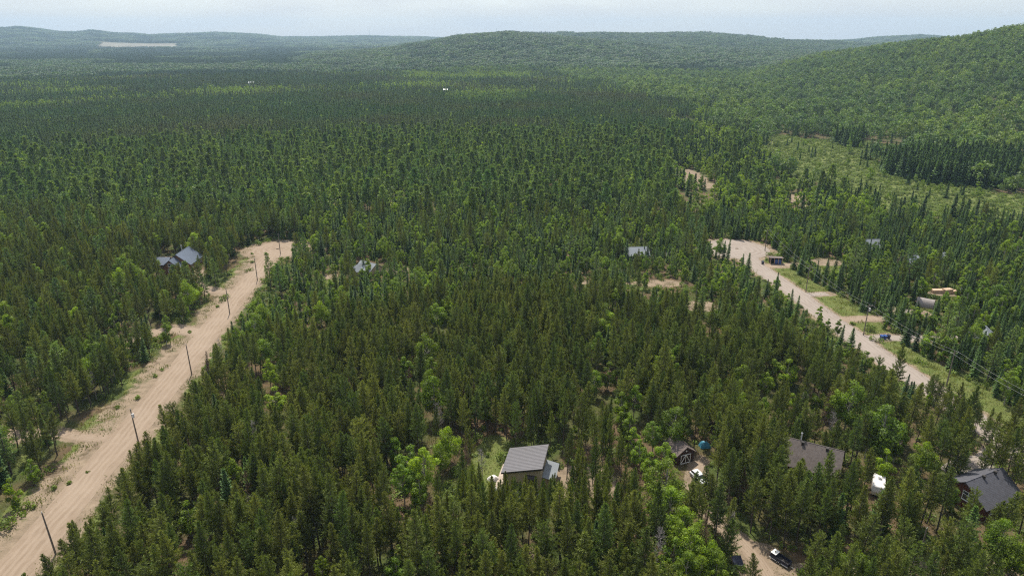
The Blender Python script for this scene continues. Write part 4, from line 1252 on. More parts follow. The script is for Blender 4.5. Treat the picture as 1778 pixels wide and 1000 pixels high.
def gable_house(name, label, cat, c, yaw, L, W, eave, ridge, wall, roof, over=.45, group=None, dark_trim=True):
    """ridge along local x, centred on c"""
    t = thing(name, label, cat, (c[0], c[1], 0), yaw, group)
    x, y = L / 2, W / 2
    e = [(-x, -y), (x, -y), (x, y), (-x, y)]
    MB().poly([(*p, 0) for p in e] + [(*p, eave) for p in e] + [(-x, 0, ridge), (x, 0, ridge)],
              [(0, 1, 5, 4), (2, 3, 7, 6), (1, 2, 6, 9, 5), (3, 0, 4, 8, 7), (3, 2, 1, 0)]).build("wall", M[wall], t)
    sl = (ridge - eave) / y
    for s in (-1, 1):
        ye, ze = s * (y + over), eave - sl * over + .06
        q = [(-x - over, ye, ze), (x + over, ye, ze), (x + over, s * .001, ridge + .06), (-x - over, s * .001, ridge + .06)]
        if s > 0: q = [q[1], q[0], q[3], q[2]]
        r = MB().slab(q, -.12)
        ro = r.build("roof_slope", M[roof], t)
        fb = MB()
        fb.box(-x - over, x + over, *(sorted((ye, ye + s * .06))), ze - .10, ze + .10)
        fb.build("eave_board", M['trim_dark' if dark_trim else 'white'], ro)
    MB().tube([(-x - over, 0, ridge + .14), (x + over, 0, ridge + .14)], .13, 6).build("ridge_cap", M[roof], t)
    return t

def pipe(par, p, h, r, mat, cap=True, name="chimney"):
    o = MB().tube([p, (p[0], p[1], p[2] + h)], r, 10).build(name, M[mat], par, smooth=False)
    if cap:
        MB().tube([(p[0], p[1], p[2] + h + .06), (p[0], p[1], p[2] + h + .18)], [r * 1.7, r * 1.2], 10).build("cap", M[mat], o)
    return o

def roof_vent(par, p, mat='trim_dark', s=.32, name="roof_vent"):
    v = MB().box(p[0] - s * .8, p[0] + s * .8, p[1] - s * .8, p[1] + s * .8, p[2] - .5, p[2] + .55).build(name, M[mat], par)
    MB().box(p[0] - s, p[0] + s, p[1] - s, p[1] + s, p[2] + .58, p[2] + .72).build("cap", M[mat], v)
    return v

# tan cabin with one-way roof rising to the right and a low lean-to
yaw = math.radians(-11.3)
c0 = P(870, 821, 4.4)
cab = thing("tan_cabin", "tan-sided cabin with a single-slope grey metal roof and pale lean-to", "cabin", (c0[0], c0[1], 0), yaw)
LAND.append(("the tan cabin", 3.5, 118))
Wc, Dc, zl, zr = 8.25, 8.75, 4.3, 6.3
zat = lambda x: zl + (zr - zl) * x / Wc
a0, a1, b0, b1 = .35, Wc - .35, .35, Dc - .35
MB().poly([(a0, b0, 0), (a1, b0, 0), (a1, b1, 0), (a0, b1, 0), (a0, b0, zat(a0)), (a1, b0, zat(a1)), (a1, b1, zat(a1)), (a0, b1, zat(a0))],
          [(3, 2, 1, 0), (4, 5, 6, 7), (0, 1, 5, 4), (1, 2, 6, 5), (2, 3, 7, 6), (3, 0, 4, 7)]).build("wall", M['siding_tan'], cab)
rf = MB().slab([(0, 0, zl + .12), (Wc, 0, zr + .12), (Wc, Dc, zr + .12), (0, Dc, zl + .12)], -.10).build("roof", M['roof_grey'], cab)
for y0, y1 in ((-.07, -.003), (Dc + .003, Dc + .07)):
    MB().prism([(0, y0, zl - .1), (Wc, y0, zr - .1), (Wc, y0, zr + .26), (0, y0, zl + .26)], [(0, y1, zl - .1), (Wc, y1, zr - .1), (Wc, y1, zr + .26), (0, y1, zl + .26)]).build("fascia", M['trim_dark'], rf)
MB().box(Wc + .003, Wc + .07, -.07, Dc + .07, zr - .1, zr + .26).build("fascia", M['trim_dark'], rf)
for k in range(1, 17):
    y = k * Dc / 17
    MB().prism([(0.02, y - .02, zl + .222), (Wc - .02, y - .02, zr + .222), (Wc - .02, y + .02, zr + .222), (.02, y + .02, zl + .222)],
               [(0.02, y - .02, zl + .262), (Wc - .02, y - .02, zr + .262), (Wc - .02, y + .02, zr + .262), (.02, y + .02, zl + .262)]).build("roof_seam", M['roof_grey'], rf)
window(cab, (5.5, b0, 2.7), (1, 0), (0, -1), 1.1, 1.5, 'trim_dark')
door(cab, (5.2, b0, .35), (1, 0), (0, -1), .95, 2.05, 'trim_dark')
window(cab, (2.0, b0, 1.3), (1, 0), (0, -1), 1.4, 1.2, 'trim_dark')
MB().slab([(5.0, b0 - .9, 4.25), (7.0, b0 - .9, 4.25), (7.0, b0 - .004, 4.5), (5.0, b0 - .004, 4.5)], .07).build("awning", M['trim_dark'], cab)
window(cab, (a1, 3.0, 4.2), (0, 1), (1, 0), 1.4, 1.0, 'trim_dark')
MB().box(2.6, 7.6, -1.9, .34, .02, .34).build("patio", M['concrete'], cab)
for k in range(16):
    MB().box(-1.5, .2, .1 + k * .55, .1 + k * .55 + .52, .30, .38).build("deck_board", M['deck'], cab)
MB().box(-1.42, .12, .2, 8.7, .02, .296).build("deck_frame", M['deck'], cab)
MB().poly([(a1 + .01, 2.6, 0), (10.2, 2.6, 0), (10.2, 8.0, 0), (a1 + .01, 8.0, 0), (a1 + .01, 2.6, 2.7), (10.2, 2.6, 2.2), (10.2, 8.0, 2.2), (a1 + .01, 8.0, 2.7)],
          [(3, 2, 1, 0), (4, 5, 6, 7), (0, 1, 5, 4), (1, 2, 6, 5), (2, 3, 7, 6), (3, 0, 4, 7)]).build("lean_to_wall", M['siding_tan'], cab)
MB().slab([(a1 + .02, 2.2, 2.92), (10.6, 2.2, 2.30), (10.6, 8.4, 2.30), (a1 + .02, 8.4, 2.92)], -.08).build("lean_to_roof", M['roof_pale'], cab)

# brown shed with white cross-braced double door
e1, e2 = P(1154.4, 773.6, 2.5), P(1174.8, 791.9, 2.5)
g2 = P(1209, 783, 2.5)
yw = math.atan2(e2[1] - e1[1], e2[0] - e1[0])            # ridge direction
mid_ = (e2 + g2) / 2
back = (e1 - e2) / np.linalg.norm(e1 - e2)
cen = mid_ + back * 2.6
sh = gable_house("brown_shed", "small dark brown shed with white cross-braced double door", "shed", cen, yw, 4.8, 4.3, 2.5, 4.0, 'brown_wall', 'shingle_shed', .35)
LAND.append(("the brown shed", cen[0], cen[1]))
dd = MB().box(2.412, 2.46, -1.25, 1.25, .05, 2.25).build("double_door", M['brown_wall'], sh)
for (y0, z0, y1, z1) in ((-1.25, .12, 1.25, .12), (-1.25, 2.18, 1.25, 2.18), (-1.2, .1, -1.2, 2.2), (1.2, .1, 1.2, 2.2), (0, .1, 0, 2.2), (-1.15, .2, -.08, 2.1), (1.15, .2, .08, 2.1)):
    MB().tube([(2.50, y0, z0), (2.50, y1, z1)], .085, 4).build("brace", M['white'], dd)
MB().tube([(2.42, 0, 3.1), (2.60, 0, 3.1)], .16, 10).build("gable_lamp", M['white'], sh)
roof_vent(sh, (-1.6, -.25, 3.9), 'trim_dark', .22, "chimney")

# long house under a big grey-brown shingle roof
r1, r2 = P(1363, 758, 6.6), P(1466, 784, 6.6)
yw = math.atan2(r2[1] - r1[1], r2[0] - r1[0])
cen = (r1 + r2) / 2
bh = gable_house("shingled_house", "large house showing a plain grey-brown shingle roof with roof vents", "house", cen, yw, 10.6, 8.4, 3.0, 6.5, 'log_wall', 'shingle', .45)
LAND.append(("the big shingle roof", cen[0], cen[1]))
pipe(bh, (-2.6, .7, 5.7), 2.3, .14, 'dirtywhite')
roof_vent(bh, (-2.1, -.55, 6.1), 'trim_dark', .30)
roof_vent(bh, (2.6, -.55, 6.1), 'trim_dark', .30)
for xx in (-3.6, -.6, 2.4):
    window(bh, (xx, -4.2, 1.0), (1, 0), (0, -1), 1.5, 1.3)
window(bh, (5.3, -.7, 3.4), (0, 1), (1, 0), 1.4, 1.3)
door(bh, (4.0, -4.2, .1), (1, 0), (0, -1), .95, 2.05, 'white')

# red-brown house with dark roof
r1, r2 = P(1677, 837, 6.0), P(1741, 812.5, 6.0)
yw = math.atan2(r2[1] - r1[1], r2[0] - r1[0])
cen = (r1 + r2) / 2
rh = gable_house("red_house", "red-brown house with a charcoal shingle roof and white-framed gable window", "house", cen, yw, 10.4, 8.6, 2.9, 5.9, 'red_wall', 'shingle_dark', .45)
LAND.append(("the red-brown house", cen[0], cen[1]))
window(rh, (-5.2, .2, 2.2), (0, -1), (-1, 0), 2.2, 1.9)
window(rh, (-5.2, 2.9, 1.1), (0, -1), (-1, 0), 1.2, 1.2)
door(rh, (-5.2, -2.2, .1), (0, -1), (-1, 0), .95, 2.05, 'trim_dark')
for xx in (-3.4, .6, 3.0):
    window(rh, (xx, -4.3, 1.0), (1, 0), (0, -1), 1.4, 1.2)
roof_vent(rh, (-.8, -.4, 5.7), 'trim_dark', .26)
roof_vent(rh, (2.6, -.4, 5.7), 'trim_dark', .26)

# house with blue-grey metal roofs beside the sandy road
lhx = -129.5
lh = gable_house("blue_roofed_house", "wooden house with joined blue-grey metal gable roofs among pines", "house", (lhx, 256.5), math.pi / 2, 10.5, 9.4, 3.0, 6.6, 'log_wall', 'roof_blue', .5)
LAND.append(("the blue-roofed house", lhx, 255))
def wing(par, c, yaw_, L, W, eave, ridge, roof, wall):
    """a lower part of a house: its walls and roof as parts of the house"""
    R = Matrix.Rotation(yaw_, 3, 'Z'); cc = Vector((*c, 0))
    T = lambda p: tuple(cc + R @ Vector(p))
    x, y = L / 2, W / 2
    e = [(-x, -y), (x, -y), (x, y), (-x, y)]
    MB().poly([T((*p, 0)) for p in e] + [T((*p, eave)) for p in e] + [T((-x, 0, ridge)), T((x, 0, ridge))],
              [(0, 1, 5, 4), (2, 3, 7, 6), (1, 2, 6, 9, 5), (3, 0, 4, 8, 7), (3, 2, 1, 0)]).build("wing_wall", M[wall], par)
    sl = (ridge - eave) / y
    for s in (-1, 1):
        q = [(-x - .4, s * (y + .4), eave - sl * .4 + .07), (x + .4, s * (y + .4), eave - sl * .4 + .07), (x + .4, 0, ridge + .07), (-x - .4, 0, ridge + .07)]
        if s > 0: q = [q[1], q[0], q[3], q[2]]
        MB().slab([T(p) for p in q], -.11).build("wing_roof_slope", M[roof], par)
wing(lh, (-7.4, .8), 0, 4.4, 5.8, 3.0, 5.7, 'roof_blue', 'log_wall')        # front gable, towards the camera
wing(lh, (-2.2, 7.4), math.pi / 2, 6.0, 6.4, 2.7, 4.6, 'roof_blue', 'log_wall')
window(lh, (-9.6, 1.6, 3.3), (0, -1), (-1, 0), 1.8, 1.3)
window(lh, (-9.6, 1.8, 1.0), (0, -1), (-1, 0), 2.2, 1.4)
for xx in (-4.6, -.8, 3.0):
    window(lh, (xx, -4.7, 1.0), (1, 0), (0, -1), 1.5, 1.4)
pipe(lh, (1.5, .9, 6.5), 1.8, .16, 'steel')

def cottage(name, label, cat, px, py, z, L, W, eave, ridge, wall, roof, yaw=0.0, lm=None):
    q = P(px, py, z)
    t = gable_house(name, label, cat, q, yaw, L, W, eave, ridge, wall, roof, .35)
    window(t, (-L * .3, -W / 2, .9), (1, 0), (0, -1), 1.3, 1.2)
    door(t, (L * .12, -W / 2, .05), (1, 0), (0, -1), .9, 2.0, 'trim_dark')
    window(t, (L * .3, -W / 2, .9), (1, 0), (0, -1), 1.1, 1.1)
    if lm: LAND.append((lm, q[0], q[1]))
    return t
tg = cottage("two_gabled_cottage", "low cottage with two pale grey gables sunk among mixed trees", "house", 640, 459, 3.8, 7.6, 6.6, 2.5, 4.5, 'siding_tan', 'roof_pale', math.radians(-34), "the pale two-gabled cottage")
wing(tg, (-2.6, -3.6), math.pi / 2, 4.4, 4.0, 2.4, 4.0, 'roof_pale', 'siding_tan')
cottage("metal_roofed_cabin", "cabin with a light metal roof above the yellow-green aspens", "cabin", 1106, 432, 4.6, 8.6, 7.0, 2.8, 5.2, 'brown_wall', 'roof_pale', math.radians(6), "the light metal-roofed cabin")
cottage("green_roofed_hut", "small hut with dull green roof behind spruces", "hut", 1166, 437, 3.6, 3.4, 3.2, 2.4, 3.9, 'brown_wall', 'roof_grey', math.radians(80))
cottage("pale_roofed_cottage", "cottage whose pale roof shows as a small sliver above the trees", "house", 1513, 419, 4.5, 7.0, 6.5, 2.7, 5.2, 'red_wall', 'roof_pale', 0.1)
cottage("blue_grey_cottage", "cottage with slanting blue-grey roof deep in the spruces", "house", 1579, 447, 4.0, 7.5, 6.5, 2.7, 5.0, 'siding_tan', 'roof_pale', math.radians(32), "the slanting blue-grey roof")
cottage("white_roof_hut", "little hut with a whitish roof corner above spruces", "hut", 1632, 441, 3.6, 5.0, 4.5, 2.4, 4.2, 'siding_tan', 'roof_pale', math.radians(-20))
cottage("grey_roofed_cottage", "cottage with steep light grey roof behind the great white pine", "house", 1711, 580, 4.2, 8.0, 7.0, 2.6, 5.4, 'siding_tan', 'roof_pale', math.radians(62), "the steep light grey roof")

# open-fronted lean-to by the gravel turning circle
q = P(1346, 457, 0)
ls = thing("open_shelter", "small open-fronted wooden shelter with blue doors by the gravel turning circle", "shelter", (q[0], q[1], 0), math.radians(-8))
LAND.append(("the open-fronted shelter", q[0], q[1]))
MB().box(-2.3, 2.3, 1.6, 1.72, 0, 2.1).build("back_wall", M['brown_wall'], ls)
for xx in (-2.3, 2.2):
    MB().box(xx, xx + .1, -1.2, 1.598, 0, 2.15).build("side_wall", M['brown_wall'], ls)
for xx in (-2.25, -.8, .7, 2.1):
    MB().box(xx, xx + .14, -1.42, -1.28, 0, 2.45).build("post", M['lumber'], ls)
MB().slab([(-2.7, -1.8, 2.62), (2.7, -1.8, 2.62), (2.7, 2.0, 2.2), (-2.7, 2.0, 2.2)], -.10).build("roof", M['shingle_shed'], ls)
MB().box(-.5, .6, -1.25, -1.18, .1, 1.9).build("door", M['carblue'], ls)
MB().box(.8, 1.9, -1.25, -1.18, .1, 1.9).build("door", M['carblue'], ls)

def wheeled_bin(label, px, py, mat, group=None):
    q = P(px, py, 0)
    bn = thing("wheeled_bin", label, "bin", (q[0], q[1], 0), 0.3, group)
    MB().prism([(-.3, -.35, .12), (.3, -.35, .12), (.3, .3, .12), (-.3, .3, .12)], [(-.4, -.45, 1.15), (.4, -.45, 1.15), (.4, .4, 1.15), (-.4, .4, 1.15)]).build("body", M[mat], bn)
    MB().slab([(-.45, -.5, 1.17), (.45, -.5, 1.17), (.45, .46, 1.32), (-.45, .46, 1.32)], -.06).build("lid", M[mat], bn)
    for s_i in (-.3, .3):
        MB().tube([(s_i - .05, .34, .14), (s_i + .05, .34, .14)], .14, 10).build("wheel", M['rubber'], bn)
    MB().tube([(-.3, .50, 1.12), (.3, .50, 1.12)], .03, 6).build("handle", M[mat], bn)
    return q
wheeled_bin("dark wheeled bin standing alone at the edge of the gravel turning circle", 1324, 459, 'navy')
q = wheeled_bin("blue wheeled bin nearest the gravel road on the grey side drive", 1530, 589, 'carblue', "bins on the side drive")
wheeled_bin("blue wheeled bin in the middle of three on the grey side drive", 1536, 589, 'carblue', "bins on the side drive")
wheeled_bin("dark wheeled bin farthest from the gravel road on the grey side drive", 1542, 588, 'navy', "bins on the side drive")
LAND.append(("the blue roadside bins", q[0], q[1]))

# arched shelter
q = P(1606, 531, 0)
ar = thing("arched_shelter", "grey arched canvas shelter among young spruces", "shelter", (q[0], q[1], 0), math.radians(-38))
LAND.append(("the arched canvas shelter", q[0], q[1]))
arc = [(2.4 * math.cos(t), 3.3 * math.sin(t) ** .9) for t in np.linspace(0, math.pi, 15)]
inn = [(x * .97, z * .97) for x, z in arc]
MB().prism([(-3.6, x, z) for x, z in arc] + [(-3.6, x, z) for x, z in inn[::-1]], [(3.6, x, z) for x, z in arc] + [(3.6, x, z) for x, z in inn[::-1]]).build("canvas_cover", M['canvas'], ar)
MB().prism([(3.40, x, z) for x, z in inn], [(3.46, x, z) for x, z in inn]).build("end_wall", M['canvas'], ar)
for xx in (-3.5, -1.2, 1.2):
    MB().tube([(xx, x * .99, z * .955) for x, z in arc], .05, 5).build("hoop", M['steel'], ar)
ar.scale = (.72, .8, .8)

# stacked lumber in the clearing
LAND.append(("the sawn lumber stacks", *P(1640, 508)[:2]))
for i, (px, py, L, nrow, lb) in enumerate(((1628, 508, 4.2, 5, "wide low stack of pinkish sawn boards in the spruce clearing"), (1644, 509, 3.2, 7, "tallest pale stack of sawn boards in the spruce clearing"),
                                           (1654, 508, 2.6, 4, "small end stack of sawn boards in the spruce clearing"))):
    q = P(px, py, 0)
    st = thing("lumber_stack", lb, "lumber", (q[0], q[1], 0), .2 * i, "stacks of sawn lumber")
    for r in range(nrow):
        for b in range(4):
            j = rng.normal(0, .08)
            MB().box(-L / 2 + j, L / 2 + j, -.9 + b * .46, -.9 + b * .46 + .42, .06 + r * .23, .06 + r * .23 + .19).build("board", M['lumber'], st)

# ------------------------------------------------------------------ vehicles
def car(name, label, loc, yaw, paint, L=4.5, W=1.8, pickup=False):
    t = thing(name, label, "car", loc, yaw)
    prof = [(-.5, .32), (-.5, .62), (-.47, .92), (-.30, .98), (-.20, 1.0), (.22, 1.0), (.44, .94), (.49, .82), (.5, .60), (.49, .32)]
    ring = lambda y, k: [(x * L, y, .3 + (z - .3) * k) for x, z in prof]
    MB().prism(ring(-W / 2, 1), ring(W / 2, 1)).build("body", M[paint], t, bevel=.06)
    cab_ = [(-.44, .96), (-.36, 1.46), (-.10, 1.52), (.10, 1.47), (.26, .96)] if not pickup else [(-.10, .96), (-.06, 1.6), (.12, 1.62), (.18, 1.58), (.28, .96)]
    MB().prism([(x * L, -W * .40, z) for x, z in cab_], [(x * L, W * .40, z) for x, z in cab_]).build("cabin_glass", M['glass'], t, bevel=.05)
    top = [(x * L, z) for x, z in cab_[1:4]]
    MB().prism([(x, -W * .37, z + .01) for x, z in top] + [(x, -W * .37, z + .05) for x, z in top[::-1]], [(x, W * .37, z + .01) for x, z in top] + [(x, W * .37, z + .05) for x, z in top[::-1]]).build("roof_panel", M[paint], t)
    for sx_ in (-.31, .31):
        for sy_ in (-1, 1):
            wy = sy_ * (W / 2 - .08)
            wh = MB().tube([(sx_ * L, wy - .11, .33), (sx_ * L, wy + .11, .33)], .33, 14).build("wheel", M['rubber'], t)
            MB().tube([(sx_ * L, wy - .125, .33), (sx_ * L, wy + .125, .33)], .19, 10).build("rim", M['steel'], wh)
    for sy_ in (-1, 1):
        MB().box(L * .485, L * .505, sy_ * W * .33 - .17, sy_ * W * .33 + .17, .66, .80).build("headlight", M['lens'], t)
        MB().box(-L * .506, -L * .488, sy_ * W * .36 - .12, sy_ * W * .36 + .12, .70, .88).build("tail_light", M['redlens'], t)
        MB().box(L * .17, L * .20, sy_ * (W / 2 + .10) - .09, sy_ * (W / 2 + .10) + .09, .98, 1.10).build("mirror", M[paint], t)
    return t
q = P(1213, 833, 0)
car("parked_car", "white car parked on the sandy drive below the brown shed", (q[0], q[1], .02), math.radians(-70), 'carwhite')
LAND.append(("the parked white car", q[0], q[1]))
q = P(1523, 852, 0)
cp = thing("camper_trailer", "white camper trailer half hidden by pines beside the big shingled roof", "trailer", (q[0], q[1], 0), math.radians(62))
LAND.append(("the white camper trailer", q[0], q[1]))
pr = [(-2.6, .55), (-2.75, 1.4), (-2.4, 2.5), (2.2, 2.62), (2.65, 1.9), (2.6, .55)]
MB().prism([(x, -1.1, z) for x, z in pr], [(x, 1.1, z) for x, z in pr]).build("body", M['dirtywhite'], cp, bevel=.08)
MB().box(-1.0, -.3, -1.14, -1.09, .7, 2.3).build("door", M['white'], cp)
for xx in (.4, -2.1):
    window(cp, (xx, -1.1, 1.45), (1, 0), (0, -1), 1.0, .6, 'trim_dark')
roof_vent(cp, (.6, 0, 2.4), 'white', .3)
for s in (-1.02, 1.02):
    wh = MB().tube([(0, s - .1, .34), (0, s + .1, .34)], .34, 12).build("wheel", M['rubber'], cp)
    MB().tube([(0, s - .12, .34), (0, s + .12, .34)], .18, 10).build("rim", M['steel'], wh)
MB().tube([(2.5, -.6, .55), (3.7, 0, .5)], .05, 5).build("drawbar", M['steel'], cp)
MB().tube([(2.5, .6, .55), (3.7, 0, .5)], .05, 5).build("drawbar", M['steel'], cp)

# utility trailer on the sandy clearing
a_, b_ = P(1344, 972, 0), P(1372, 990, 0)
q = (a_ + b_) / 2
ut = thing("utility_trailer", "navy-sided utility trailer with white rail and white box on the sandy clearing", "trailer", (q[0], q[1] + .8, 0), math.atan2(b_[1] - a_[1], b_[0] - a_[0]))
LAND.append(("the navy utility trailer", q[0], q[1]))
MB().box(-2.1, 2.1, -.82, .82, .55, .66).build("bed", M['trim_dark'], ut)
for s in (-.9, .84):
    MB().box(-2.15, 2.15, s, s + .06, .50, 1.35).build("side_board", M['navy'], ut)
MB().box(-2.2, -2.152, -.9, .9, .5, 1.3).build("end_board", M['navy'], ut)
MB().box(2.152, 2.2, -.9, .9, .5, 1.3).build("end_board", M['navy'], ut)
for s in (-1.02, .92):
    MB().box(-2.2, 2.3, s, s + .10, .44, .58).build("rail", M['white'], ut)
MB().box(-2.05, -.9, -.80, .80, .67, 1.72).build("box", M['navy'], ut)
MB().box(-2.12, -.84, -.86, .86, 1.724, 1.80).build("box_lid", M['white'], ut)
MB().box(-1.62, -1.30, -.16, .16, 1.804, 1.88).build("hatch", M['trim_dark'], ut)
for s in (-.98, .98):
    for xx in (-.35, .4):
        wh = MB().tube([(xx, s - .09, .32), (xx, s + .09, .32)], .32, 12).build("wheel", M['rubber'], ut)
        MB().tube([(xx, s - .11, .32), (xx, s + .11, .32)], .16, 10).build("rim", M['steel'], wh)
MB().tube([(2.2, 0, .5), (3.3, 0, .45)], .06, 6).build("drawbar", M['steel'], ut)
ut.scale = (.78, .78, .78)

q = P(1281, 984, 0)
pb = thing("tilted_panel", "dark tilted panel with pale lower edge in the bushes beside the sandy drive", "panel", (q[0], q[1] + .5, 0), 0.12)
MB().slab([(-.85, -.7, .55), (.85, -.7, .55), (.85, .75, 1.35), (-.85, .75, 1.35)], -.05).build("face", M['navy'], pb)
MB().box(-.92, .92, -.80, -.72, .44, .60).build("lower_edge", M['dirtywhite'], pb)
for xx in (-.7, .7):
    MB().tube([(xx, .6, 0), (xx, .6, 1.26)], .04, 5).build("leg", M['steel'], pb)
    MB().tube([(xx, -.6, 0), (xx, -.6, .58)], .04, 5).build("leg", M['steel'], pb)

def tarp(name, label, px, py, r, h, mat, group=None):
    q = P(px, py, 0)
    rs, ts = np.linspace(0, 1, 8), np.radians(np.arange(0, 360, 15))
    A, B = np.meshgrid(rs, ts, indexing='ij')
    rad = r * (1 + .18 * np.sin(B * 4 + px) + .08 * np.sin(B * 9))
    Z = h * (1 - A ** 3.2) * (1 + .12 * np.sin(B * 3 + 2) * A)
    me = grid_mesh(name, np.stack([A * rad * np.cos(B) * 1.25, A * rad * np.sin(B), Z + .02], -1).reshape(-1, 3), len(rs), len(ts), [M[mat]], wrap=True)
    return tag(link(name, me, None, (q[0], q[1], 0)), label, "tarp", group)
tarp("tarp_covered_pile", "larger white tarp-covered pile on the grass beside the tan cabin deck", 857, 833, .95, 1.0, 'tarp_white')
tarp("tarp_covered_pile", "smaller white tarp-covered pile on the grass in front of the larger one", 858, 850, .65, .7, 'tarp_white')
tarp("tarp_covered_pile", "bright blue tarp-covered pile at the top of the path behind the brown shed", 1223, 775, 1.0, 1.3, 'tarp_blue')

# grey gravel parking by the red-brown house
gp = [P(px, py, 0) for px, py in ((1632, 812), (1660, 792), (1715, 790), (1735, 806), (1705, 834), (1660, 834))]
pk = bpy.data.meshes.new("parking_apron")
pk.from_pydata([(p[0], p[1], .03) for p in gp[::-1]], [], [tuple(range(6))])
pk.materials.append(M['gravel'])
tag(link("parking_apron", pk), kind="structure")

# ------------------------------------------------------------------ utility poles and wires
def pole(label, px, py, h, group, arm=None, can=False, lean=(0, 0), lm=None, guy=None):
    q = P(px, py, 0)
    t = thing("utility_pole", label, "utility pole", (q[0], q[1], 0), 0, group)
    MB().tube([(0, 0, -.2), (lean[0] * .5, lean[1] * .5, h * .5), (lean[0], lean[1], h)], [.17, .145, .11], 9).build("shaft", M['pole'], t)
    if arm:
        a = math.radians(arm)
        dx, dy = 1.1 * math.cos(a), 1.1 * math.sin(a)
        z = h - .45
        ar_ = MB().tube([(lean[0] - dx, lean[1] - dy, z), (lean[0] + dx, lean[1] + dy, z)], .07, 4).build("crossarm", M['pole'], t)
        for s in (-.95, .95):
            MB().tube([(lean[0] + dx * s, lean[1] + dy * s, z + .05), (lean[0] + dx * s, lean[1] + dy * s, z + .28)], [.06, .04], 6).build("insulator", M['white'], ar_)
    else:
        MB().tube([(lean[0], lean[1], h), (lean[0], lean[1], h + .28)], [.06, .04], 6).build("insulator", M['white'], t)
    if can:
        c = MB().tube([(lean[0] + .34, lean[1] - .1, h - 2.0), (lean[0] + .34, lean[1] - .1, h - 1.05)], .25, 12).build("transformer", M['dirtywhite'], t)
        MB().tube([(lean[0] + .34, lean[1] - .1, h - 1.045), (lean[0] + .34, lean[1] - .1, h - .85)], [.07, .04], 6).build("bushing", M['white'], c)
    if guy:
        MB().tube([(lean[0], lean[1], h * .72), guy], .03, 5).build("guy_wire", M['wire'], t)
    if lm: LAND.append((lm, q[0], q[1]))
    return q
G1, G2 = "utility poles along the sandy road", "utility poles along the gravel road"
pole("utility pole at the lower end of the sandy road, nearest the camera", 97, 962, 8.9, G1, lean=(-.35, 0), lm="the first sandy-road pole")
pole("pole with a pale transformer can, second up the sandy road", 241, 770, 8.8, G1, can=True, lean=(-.2, 0), lm="the sandy-road transformer pole")
pole("plain utility pole, third up the sandy road", 333, 650, 8.8, G1, lean=(-.1, 0), lm="the third sandy-road pole")
pole("plain utility pole, fourth up the sandy road", 399, 545, 8.8, G1, lm="the fourth sandy-road pole")
pole("plain utility pole, fifth up the sandy road", 447, 487, 8.6, G1, lm="the fifth sandy-road pole")
pole("farthest pole of the sandy road, at its turning circle", 487, 441, 8.6, G1, lm="the sandy turning circle")
p0 = pole("farthest pole of the gravel road, by its turning circle", 1328, 436, 9.5, G2, arm=10, lm="the gravel turning circle")
p1 = pole("plain pole on the grass verge, second from the gravel turning circle", 1399, 507, 9.5, G2, arm=10, lm="the second gravel-road pole")
p2 = pole("pole with a white transformer can on the grassy gravel-road verge", 1499, 582, 10.0, G2, arm=10, can=True, lm="the gravel-road transformer pole")
p3 = pole("verge pole of the gravel road nearest the camera", 1643, 670, 10.0, G2, arm=10, lm="the nearest gravel-road pole")
p4 = np.array((122.0, 122.0, 0))
t4 = pole("pole of the gravel road beyond the picture edge, carrying both wires", *[float(v) for v in project(p4)[:2]], 10.0, G2, arm=10)
pole("leaning pale pole with a guy wire at the bottom track", 1591, 989, 8.3, "poles at the bottom track", lean=(.35, .5), guy=(4.4, -.4, 0), lm="the guyed pole")
for k, (a_, b_, ha, hb) in enumerate(((p0, p1, 9.3, 9.3), (p1, p2, 9.3, 9.8), (p2, p3, 9.8, 9.8), (p3, p4, 9.8, 9.8))):
    for s, w_ in ((-1.03, "lower"), (1.03, "upper")):
        off = np.array((s, .18 * s, 0))
        A, B = a_ + off + [0, 0, ha], b_ + off + [0, 0, hb]
        pts = [tuple(A + (B - A) * t - np.array((0, 0, 1.1 * 4 * t * (1 - t)))) for t in np.linspace(0, 1, 13)]
        o = MB().tube(pts, .014, 4).build("overhead_wire", M['wire'])
        seg = ("between turning circle and second pole", "between second pole and transformer pole", "between transformer pole and nearest pole", "leaving the picture past the nearest pole")[k]
        tag(o, "%s overhead wire above the gravel-road verge %s" % ("road-side" if s < 0 else "forest-side", seg), "wire", "overhead wires on the gravel road")

# ------------------------------------------------------------------ far things
def far_shed(name, label, px, py, L, W, h, mat, z=None, yaw=0.0, dist=None):
    if dist is None:
        q = P(px, py, 0)
    else:
        a = math.atan2((px - 889) * math.cos(TILT), FOC)
        q = np.array((dist * math.sin(a), dist * math.cos(a), 0))
    zz = float(terrain(q[0], q[1]))
    t = thing(name, label, "building", (q[0], q[1], zz), yaw)
    MB().box(-L / 2, L / 2, -W / 2, W / 2, 0, h).build("wall", M[mat], t)
    for s in (-1, 1):
        qd = [(-L / 2 - .5, s * (W / 2 + .5), h), (L / 2 + .5, s * (W / 2 + .5), h), (L / 2 + .5, 0, h + W * .3), (-L / 2 - .5, 0, h + W * .3)]
        if s > 0: qd = [qd[1], qd[0], qd[3], qd[2]]
        MB().slab(qd, -.2).build("roof_slope", M['roof_pale'], t)
    return t
far_shed("white_farmhouse", "lone white house standing out of the far woods", 128, 136, 10, 9, 9.5, 'dirtywhite')
far_shed("bright_roofed_house", "house with a bright white roof in the far woods", 438, 153, 9, 8, 8.0, 'dirtywhite')
far_shed("small_white_house", "tiny white house in the woods below the middle hill", 774, 167, 5, 5, 8.5, 'dirtywhite')
for i, (px, d, L, W, h, lb) in enumerate(((304, 5020, 60, 25, 9, "longest white shed at the edge of the pale far field"), (316, 5000, 30, 24, 12, "tall white shed beside the longest far shed"),
                                          (326, 5040, 45, 20, 8, "white shed standing apart from the pale far field"), (312, 5090, 40, 20, 10, "white shed behind the other far-field sheds"))):
    far_shed("white_shed", lb, px, 80, L, W, h, 'white', dist=d)
